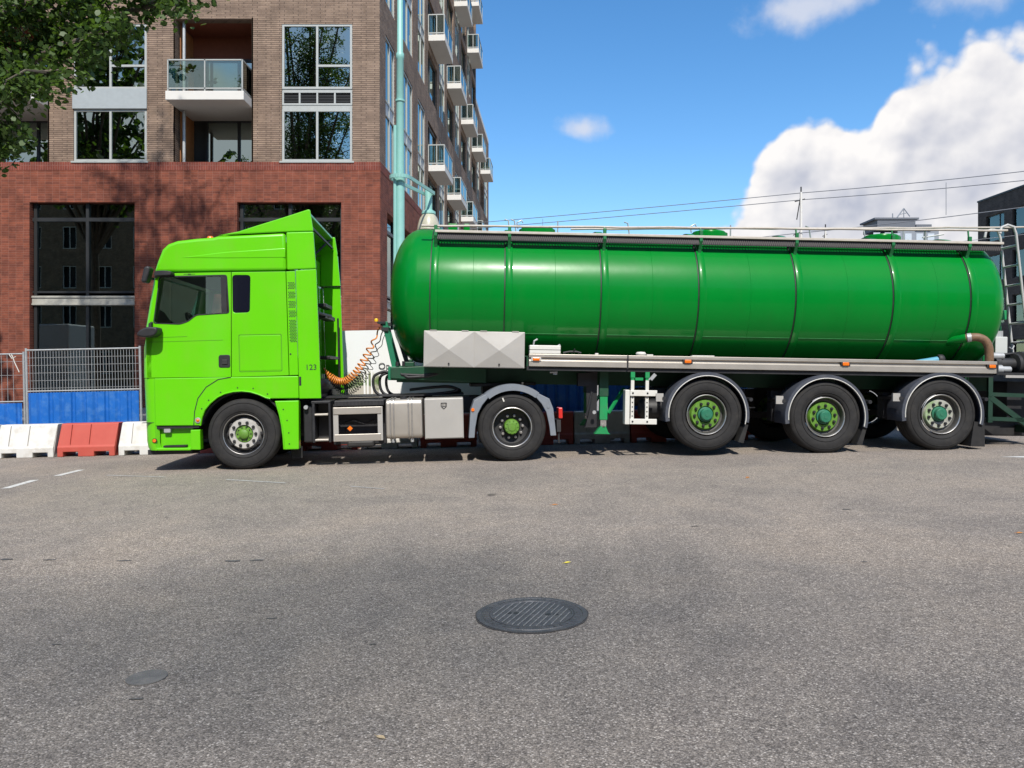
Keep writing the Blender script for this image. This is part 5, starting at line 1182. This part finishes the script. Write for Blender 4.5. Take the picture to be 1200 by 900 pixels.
bm = NB(); tube(bm, [(3.1, -.03, 1.86), (3.13, -.03, 1.80), (3.16, -.03, 1.70), (3.24, -.03, 1.52)], .008, 6); tube(bm, [(3.06, -.03, 1.86), (3.11, -.03, 1.78), (3.18, -.03, 1.82)], .008, 6); mk('tie_wrap', bm, whitepaint, fA)
fence(-9.19, -7.02, 14.72, 1.93, 1.12, 'fine steel mesh fence panel above scuffed blue corrugated boarding beside the cab front')
fence(-6.90, -3.55, 14.75, 1.93, 1.12, 'steel mesh fence panel with blue boarding hidden behind the lime green cab')
fD = fence(-3.50, -.50, 14.78, 1.93, 0, 'mesh fence panel carrying the white printed banner behind the air hoses')
fence(-.45, 1.62, 14.80, 1.5, 1.14, 'fence panel with deep blue boarding seen above the drive wheel mudguard')
fence(1.80, 5.1, 14.9, 1.5, 1.10, 'fence panel with blue boarding behind the white side guard frame')
# banner on the fence
def banner_mat():
    M_ = bpy.data.materials.new('banner_print'); M_.use_nodes = True; nt = M_.node_tree; N = nt.nodes; L = nt.links; b = N['Principled BSDF']; b.inputs['Roughness'].default_value = .5
    tc = N.new('ShaderNodeTexCoord'); sp = N.new('ShaderNodeSeparateXYZ'); L.new(tc.outputs['Object'], sp.inputs[0])
    n = N.new('ShaderNodeTexNoise'); L.new(tc.outputs['Object'], n.inputs['Vector']); n.inputs['Scale'].default_value = 6; n.inputs['Detail'].default_value = 5
    zs = N.new('ShaderNodeMath'); zs.operation = 'MULTIPLY'; L.new(sp.outputs[2], zs.inputs[0]); zs.inputs[1].default_value = .6
    ad = N.new('ShaderNodeMath'); ad.operation = 'MULTIPLY_ADD'; L.new(n.outputs[0], ad.inputs[0]); ad.inputs[1].default_value = .3; L.new(zs.outputs[0], ad.inputs[2])
    r = N.new('ShaderNodeValToRGB'); L.new(ad.outputs[0], r.inputs[0]); e = r.color_ramp.elements; r.color_ramp.interpolation = 'EASE'
    e[0].position, e[0].color = .78, (.45, .42, .36, 1); e[1].position, e[1].color = 2.0 / 2, (.72, .73, .74, 1)
    for p, c in ((.84, (.10, .17, .05, 1)), (.91, (.22, .24, .14, 1)), (.95, (.50, .50, .42, 1))): q = e.new(p); q.color = c
    st = N.new('ShaderNodeMath'); st.operation = 'GREATER_THAN'; L.new(sp.outputs[0], st.inputs[0]); st.inputs[1].default_value = .95
    mx = N.new('ShaderNodeMix'); mx.data_type = 'RGBA'; L.new(st.outputs[0], mx.inputs[0]); L.new(r.outputs[0], mx.inputs[6]); mx.inputs[7].default_value = (.74, .74, .73, 1)
    L.new(mx.outputs[2], b.inputs['Base Color']); return M_
bn = empty('fence_banner', (-3.45, 14.73, gz(-3.45)), (0, -math.atan(GS), R(1.5))); tag(bn, 'white printed banner hung on the fence behind the coiled air hoses', 'banner')
bm = NB(); nx, nz = 30, 10; gv = {}
for i in range(nx + 1):
    for j in range(nz + 1): gv[i, j] = bm.verts.new((2.9 * i / nx, .012 * math.sin(i * .9) * (1 - j / nz), .30 + 1.87 * j / nz))
for i in range(nx):
    for j in range(nz): bm.faces.new((gv[i, j], gv[i + 1, j], gv[i + 1, j + 1], gv[i, j + 1]))
r_ = bmesh.ops.extrude_face_region(bm, geom=list(bm.faces), use_keep_orig=True)
for g in r_['geom']:
    if isinstance(g, bmesh.types.BMVert): g.co.y += .003
mk('printed_sheet', bm, banner_mat(), bn, smooth=60)
text_mesh('lettering', 'Op', .17, mat('banner_ink', (.05, .05, .05), .6), bn, Matrix.Translation((.945, -.018, 1.43)) @ Matrix.Rotation(R(90), 4, 'X'), .001)
text_mesh('lettering', 'uis', .15, mat('banner_ink', (0, 0, 0)), bn, Matrix.Translation((1.44, -.018, 1.44)) @ Matrix.Rotation(R(90), 4, 'X'), .001)
bm = NB()
for x in (.66, .72, .80): box(bm, x, x + .035, -.02, -.016, .95, 1.52)
mk('printed_tower', bm, mat('banner_white', (.76, .76, .75), .6), bn)
# ------------------------------------------------------------------ tram mast with lantern
teal = mat('teal_mast_paint', (.23, .47, .42), .45, var=.05, dirt=.25, dirtcol=(.22, .38, .33), dscale=3)
lpst = empty('lamp_mast', (-3.17, 22, gz(-3.17) + .12)); tag(lpst, 'tall pale teal steel mast carrying a bell lantern in front of the building corner', 'lamp post')
bm = NB(); lathe(bm, [(.17, 0), (.17, .9), (.13, 1.0), (.125, 6.55), (.115, 7.1), (.10, 10.1), (.115, 10.12), (.115, 10.25), (.085, 10.3), (.075, 15)], axis='z', seg=20); pole_ = mk('pole', bm, teal, lpst, smooth=40)
bm = NB(); lathe(bm, [(.14, 6.62), (.14, 6.72), (.14, 6.72)], axis='z', seg=20); lathe(bm, [(.135, 8.9), (.135, 8.95)], axis='z', seg=20); mk('collar', bm, teal, pole_, smooth=40)
bm = NB(); tube(bm, [(-.13, -.09, 0), (-.13, -.09, 8.2)], .05, 10); mk('conduit', bm, teal, lpst, smooth=40)
bm = NB()
for s in (-1, 1):
    pts = [(.16 * math.cos(R(a)), .16 * math.sin(R(a)), 0) for a in range(90, 271, 20)]
a_ = Vector((.62, 2.0, 0)).normalized(); n_ = Vector((-a_.y, a_.x, 0))
lp_ = [Vector((0, 0, 6.75)) + n_ * (.28 * math.sin(R(t))) - a_ * (.28 * math.cos(R(t))) for t in range(-90, 91, 15)]
lp_ = [Vector((.62, 2.0, 6.75)) - n_ * .16] + lp_ + [Vector((.62, 2.0, 6.75)) + n_ * .16]
for p, q in zip(lp_, lp_[1:] + lp_[:1]): bar(bm, p, q, .04, .10)
mk('bracket', bm, teal, lpst)
lc = (.60, 1.95, 0)
bm = NB(); lathe(bm, [(.11, 6.86), (.115, 6.84), (.11, 6.28), (.12, 6.23), (.21, 6.18), (.22, 6.11), (.2, 6.08)], c=lc, axis='z', seg=24); ln = mk('lantern_head', bm, teal, lpst, smooth=40)
bm = NB(); lathe(bm, [(.20, 6.08), (.27, 5.98), (.33, 5.80), (.36, 5.60), (.345, 5.60), (.30, 5.80), (.24, 5.98), (.18, 6.06)], c=lc, axis='z', seg=28); mk('lantern_bell', bm, mat('lantern_glass', (.42, .40, .30), .35, coat=.3, var=.1), ln, smooth=50)
bm = NB(); lathe(bm, [(.0, 6.03), (.09, 5.98), (.10, 5.68), (.06, 5.56), (0, 5.54)], c=lc, axis='z', seg=16); mk('bulb', bm, mat('bulb_glass', (.6, .58, .5), .3), ln, smooth=60)

# ------------------------------------------------------------------ dark building to the right
db = empty('charcoal_building', (36, 40, gz(16))); tag(db, 'dark charcoal brick office block with pale windows beside the rear ladder', 'building')
DM = Matrix.Translation(Vector((0, 20, 0))) @ Matrix.Rotation(R(-90), 4, 'Z')   # x runs from the far corner towards the viewer
holes = []; wins = []
for zi, z in enumerate((1.2, 4.4, 7.6, 10.6)):
    for k in range(7):
        a = 1.0 + k * 3.1
        h = (a, a + 2.2, z, z + 2.0); holes.append(rect(*h)); wins.append(h)
bm = NB(); plate(bm, rect(0, 24, -1.5, 13.9), 0, .35, holes=holes, M=DM); mk('wall', bm, darkbrick, db)
bm = NB(); box(bm, 0.01, 24, .35, 12, 13.5, 13.89, M=DM); box(bm, .003, .3, .35, 12, -1.5, 13.88, M=DM); box(bm, .31, 24, 2.5, 2.6, -1.5, 13.4, M=DM); mk('inner_wall', bm, dark_in, db)
bm = NB(); box(bm, -.04, 24.04, -.05, .4, 13.9, 14.02, M=DM); mk('parapet_cap', bm, dframe, db)
offglass = glass_mat('office_glass', (.82, .82, .8), .10); cloudreflm = mat('painted_cloud_reflection', (.74, .73, .70), .8, var=.1, vscale=.6)
for a, b, z0, z1 in wins:
    bm = NB(); m_ = a + (b - a) * .68; frame_bars(bm, a + .005, b - .005, z0 + .005, z1 - .005, .12, .07, .1, DM, mull=(m_,)); w_ = mk('window', bm, dframe, db)
    for p, q in ((a + .05, m_), (m_, b - .05)):
        bm = NB(); box(bm, p, q, .16, .17, z0 + .05, z1 - .05, M=DM); mk('pane', bm, offglass, w_)
        bm = NB(); box(bm, p + .03, q - .03, .26, .27, z0 + .06 + (.5 if int(a * 3 + z0) % 3 else 0), z1 - .06, M=DM); mk('cloud_sheen_panel', bm, cloudreflm, w_)  # pale panels added behind the glass to imitate reflected cloud
# far station-like block with roof plant
fb = empty('distant_building', (76, 150, 0)); tag(fb, 'distant grey block with roof plant showing just above the tank', 'building')
fm = mat('far_grey_cladding', (.20, .22, .25), .7, var=.1, vscale=.5); fw_ = mat('far_window', (.42, .46, .50), .2)
bm = NB(); box(bm, -6.5, -1, 0, 8, -2, 27.5); box(bm, -1, 7, 1, 9, -2, 28.6); mk('wall', bm, fm, fb)
bm = NB(); box(bm, 2.4, 5.4, .6, 6, 28.6, 29.6); box(bm, -5, 2.4, .9, 7, 28.65, 30.6); box(bm, -5.6, 3, .7, 7.2, 30.6, 30.95); mk('roof', bm, mat('far_roof', (.10, .11, .13), .7), fb)
for k in range(6):
    for z in (24.2, 26.6):
        bm = NB(); x = -6.2 + k * 2.2; y = -.05 if x < -1.8 else .95
        box(bm, x, x + 1.3, y, y + .04, z, z + 1.3); mk('window', bm, fw_, fb)
bm = NB()
tube(bm, [(-.5, 3, 30.9), (1.2, 3, 33.2)], .12, 6); tube(bm, [(1.2, 3, 33.2), (2.4, 3, 31.6)], .1, 6); tube(bm, [(-1, 3, 31), (-1, 3, 32.2)], .1, 6); tube(bm, [(1.2, 3, 33.2), (1.2, 3, 30.9)], .08, 6); tube(bm, [(.3, 3, 32), (1.7, 3, 32.3)], .08, 6)
mk('roof_plant', bm, fm, fb)
# ------------------------------------------------------------------ overhead line masts and wires
wirem = mat('wire', (.16, .17, .19), .5)
def mast(x, y, h, label, arm=.9):
    o = empty('overhead_line_mast', (x, y, gz(x))); tag(o, label, 'mast', 'masts of the overhead line')
    bm = NB(); tube(bm, [(0, 0, -.1), (0, 0, h)], [.12, .07], 8); mk('pole', bm, concrete, o, smooth=50)
    bm = NB(); tube(bm, [(-arm * .4, 0, h - .55), (arm * .25, 0, h - .4)], .035, 6); tube(bm, [(-arm * .5, 0, h - 2.5), (0, 0, h - 2.3)], .03, 6); tube(bm, [(0, 0, h - .2), (0, 0, h + .3)], .04, 6); tube(bm, [(-.25, 0, h - 1.6), (-.02, 0, h - .2)], .03, 6); mk('insulator_arm', bm, darkmetal, o)
mast(16.75, 45, 11.3, 'slim overhead line mast rising from behind the middle of the tank'); mast(22.2, 55, 11.0, 'thinner farther overhead line mast just behind the first one', .5)
def wire(pts, label, r=.022, sag=.12):
    P = []
    for a, b in zip(pts, pts[1:]):
        a = Vector(a); b = Vector(b)
        for k in range(10): t = k / 10; P.append(a.lerp(b, t) - Vector((0, 0, sag * 4 * t * (1 - t))))
    P.append(Vector(pts[-1])); bm = NB(); tube(bm, P, r, 5); tag(mk('overhead_wire', bm, wirem, smooth=60), label, 'wire', 'overhead wires')
z0 = gz(16)
wire([(-18, 58, 11.2), (16.75, 45, 11.25 + .43), (30, 36, 11.4)], 'topmost overhead wire sloping up across the cloud')
wire([(-18, 58.3, 10.9), (16.95, 45, 11.3), (30, 36.2, 10.95)], 'second overhead wire just below the topmost one')
wire([(4, 50, 9.1), (16.6, 45, 9.35), (30, 36, 9.85)], 'lower contact wire running just above the tank rail')
wire([(10, 48, 9.0), (22.1, 55, 9.6), (40, 50, 11.0)], 'faint overhead wire behind the lower contact wire', .018)
for i, (x, y, za, zb) in enumerate(((22.75, 40.7, 11.25, 9.55), (2.0, 50.5, 11.25, 9.3))):
    bm = NB(); tube(bm, [(x, y, za), (x, y, zb)], .015, 5); tag(mk('dropper_wire', bm, wirem), ['dropper wire hanging between two overhead wires beside the charcoal building', 'dropper wire hanging from the wire above the tank middle'][i], 'wire', 'dropper wires')

# ------------------------------------------------------------------ trees
bark = mat('bark', (.11, .09, .07), .9, var=.3, vscale=5, bump=.6, bscale=14)
leafm = leaf_mat('plane_leaf', (.03, .064, .017), (.10, .155, .042))
leafm2 = leaf_mat('lime_tree_leaf', (.03, .066, .018), (.065, .115, .03))
def leaves_mesh(name, pts, size, m, parent, rng):
    n = len(pts); pts = np.asarray(pts, float)
    nrm = rng.normal(size=(n, 3)); nrm[:, 2] = np.abs(nrm[:, 2]) + .4; nrm /= np.linalg.norm(nrm, axis=1)[:, None]
    t = np.cross(nrm, rng.normal(size=(n, 3))); t /= np.linalg.norm(t, axis=1)[:, None]; t[:, 2] -= .25; t /= np.linalg.norm(t, axis=1)[:, None]; b = np.cross(nrm, t); s = (size * rng.uniform(.6, 1.25, n))[:, None]
    # five-pointed lobed leaf as a fan of 8 rim points
    rim = [(-.5, 0, 0), (-.15, .42, .06), (.02, .26, .02), (.30, .40, .05), (.62, 0, -.06), (.30, -.40, .05), (.02, -.26, .02), (-.15, -.42, .06)]
    V = np.concatenate([pts[:, None] + (s * (t * a) + s * (b * c) + s * (nrm * d))[:, None] for a, c, d in rim], axis=1).reshape(-1, 3)
    k = np.arange(n)[:, None] * 8
    F = np.concatenate([k + np.array([[0, 1, 2, 3]]), k + np.array([[0, 3, 4, 5]]), k + np.array([[0, 5, 6, 7]])], axis=0)
    me = bpy.data.meshes.new(name); me.vertices.add(len(V)); me.vertices.foreach_set('co', V.ravel()); me.loops.add(F.size); me.loops.foreach_set('vertex_index', F.ravel().astype(np.int32))
    me.polygons.add(len(F)); me.polygons.foreach_set('loop_start', np.arange(0, F.size, 4, dtype=np.int32)); me.update(); me.validate(); me.materials.append(m)
    o = bpy.data.objects.new(name, me); C.objects.link(o); o.parent = parent; return o
def tree(base, limbs, h_tr, r_tr, size, m, label, seed, twigs, per, spread, low=None):
    """limbs: end points of the main limbs; twigs: twigs per limb; per: leaves per twig"""
    rng = np.random.default_rng(seed); x, y = base; root = empty('street_tree', (x, y, gz(x))); tag(root, label, 'tree', 'street trees')
    bm = NB(); top = Vector((0, 0, h_tr)); tube(bm, [(0, 0, -.1), (.05, 0, h_tr * .5), (0, .05, h_tr)], [r_tr, r_tr * .8, r_tr * .7], 12)
    L_ = []
    for e, k, tw in limbs:
        e = Vector(e) - Vector((x, y, gz(x))); st = Vector((0, 0, h_tr * .98))
        mid = st.lerp(e, .5) + Vector((rng.uniform(-.4, .4), rng.uniform(-.4, .4), .5 + .06 * (e - st).length)); pts = [st, st.lerp(mid, .5) + Vector((0, 0, .2)), mid, mid.lerp(e, .5) + Vector((0, 0, .15)), e]
        tube(bm, pts, [r_tr * .5, r_tr * .36, r_tr * .25, r_tr * .16, .03], 8)
        for i in range(int(tw)):
            t = rng.uniform(.35, 1.05); q = (t - .5) * 2 if t > .5 else 0
            c = (st.lerp(mid, t * 2) if t < .5 else mid.lerp(e, min(q, 1)))
            d = Vector(rng.normal(size=3)); d.z = d.z * .75; d.normalize(); ln_ = spread * k * rng.uniform(.35, 1.0)
            tip = c + d * ln_ - Vector((0, 0, .18 * ln_))
            if i % 2 == 0: tube(bm, [c, c.lerp(tip, .5) + Vector((0, 0, .12)), tip], [.035, .02, .008], 5, False)
            # leaves cluster along the outer half of each twig
            for _ in range(per):
                a = rng.uniform(.3, 1.05) ; p = c.lerp(tip, a) + Vector(rng.normal(size=3)) * (.09 + .05 * ln_)
                L_.append(p)
    mk('trunk', bm, bark, root, smooth=60)
    leaves_mesh('crown', L_, size, m, root, rng)
    return root
X0, Y0 = -13.2, 15.4
lim = [((-6.0, 14.6, 8.5), .45, 44), ((-6.9, 14.4, 8.9), .55, 44), ((-7.2, 14.3, 7.7), .45, 26), ((-8.4, 14.2, 6.9), .55, 34), ((-9.3, 14.9, 6.0), .5, 34), ((-9.9, 13.6, 7.4), .75, 40), ((-8.0, 15.5, 9.6), .8, 45), ((-7.6, 15.0, 10.8), .8, 50), ((-10.6, 15, 8.6), .9, 60), ((-11.5, 14.0, 6.6), .8, 50), ((-9.0, 17, 11), 1, 40),
       ((-9, 14, 13), 1.2, 50), ((-10, 16, 17), 1.3, 50), ((-12, 14, 21), 1.3, 70), ((-11.5, 15.5, 19.5), 1.2, 70), ((-12.5, 15, 22.5), 1.2, 60), ((-13.4, 15.5, 20.5), 1.2, 60), ((-14, 16, 24), 1.3, 45), ((-12, 15.5, 27), 1.2, 50), ((-10.3, 15.5, 25.5), 1.2, 50), ((-14.5, 15.5, 27.5), 1.2, 50), ((-16.5, 15.5, 25), 1.2, 45), ((-12.8, 15, 29.5), 1.1, 40), ((-16, 15, 20), 1.3, 40), ((-17.5, 16, 15), 1.3, 40), ((-18, 14, 10), 1.3, 35), ((-13, 19, 18), 1.3, 40), ((-13, 12, 14), 1.3, 40), ((-9.5, 17.5, 20), 1.2, 40), ((-11, 18, 23.5), 1.2, 40), ((-8.2, 15.5, 17), 1.1, 40)]
tree((X0, Y0), lim, 5.2, .36, .108, leafm, 'leafy street tree whose branches hang in over the building corner of the picture', 5, 1, 52, 1.75)
def round_tree(x, y, h, r, seed, label, m=leafm2, n=34):
    rng = np.random.default_rng(seed); L_ = []
    for i in range(n):
        a = rng.uniform(0, 2 * math.pi); e = rng.uniform(-.5, 1.4); rr = r * rng.uniform(.5, .95)
        L_.append(((x + rr * math.cos(a) * math.cos(e), y + rr * math.sin(a) * math.cos(e), h * .62 + rr * 1.25 * math.sin(e)), 1.3, 10))
    tree((x, y), L_, h * .33, .3, .42, m, label, seed, 1, 14, 1.7)
round_tree(-25.5, 17, 27, 8.0, 11, 'second street tree standing out of the picture, mirrored in the upper windows')
# ------------------------------------------------------------------ what the ground-floor panes mirror from behind the viewer
OM = Matrix.Rotation(math.pi, 4, 'Z')
def opposite(x, y, x0, x1, zs, h, m, label):
    bb = empty('opposite_building', (x, y, gz(-16 if x < 0 else 16))); tag(bb, label, 'building', 'buildings across the street')
    hs_ = []
    for z in zs:
        k = x0 + 3
        while k < x1 - 3: hs_.append((k, k + 1.6, z, z + 2.6)); k += 4.1
    bm = NB(); plate(bm, rect(x0, x1, -1, h), 0, .3, holes=[rect(*q) for q in hs_], M=OM); mk('wall', bm, m, bb)
    bm = NB(); box(bm, x0, x1, .6, 9, -1, h - .1, M=OM); mk('inner_wall', bm, dark_in, bb)
    for q in hs_:
        bm = NB(); frame_bars(bm, q[0] + .004, q[1] - .004, q[2] + .004, q[3] - .004, .08, .1, .1, OM, mull=((q[0] + q[1]) / 2,)); mk('window', bm, whitepaint, bb)
opposite(-45, -26, -30, 32, (1.2, 6.6, 11.2, 15.8, 20.4), 24, brick_mat('tan_brick', (.30, .20, .13), (.24, .16, .10), (.2, .15, .11), .3, .1, .012), 'brown brick building across the street, mirrored in the ground floor panes')
opposite(20, -27, -36, 32, (1.0, 4.6, 8.2, 11.8), 15.5, brick_mat('dun_brick', (.20, .13, .10), (.16, .10, .08), (.15, .12, .10), .3, .1, .012), 'lower dark brick row across the street, mirrored in the paint of the lorry')
ct = empty('site_container', (-26, 20.5, gz(-16) + .12), (0, 0, R(4))); tag(ct, 'white site container standing out of the picture, mirrored in the shop pane', 'container')
bm = NB(); box(bm, -1.7, 1.7, -1.2, 1.2, .0, 4.1); mk('body', bm, mat('container_white', (.62, .63, .66), .5, var=.04), ct, bevel=.08)
bm = NB(); box(bm, -1.6, 1.6, -1.1, 1.1, -.12, -.001); mk('skid', bm, darkmetal, ct)
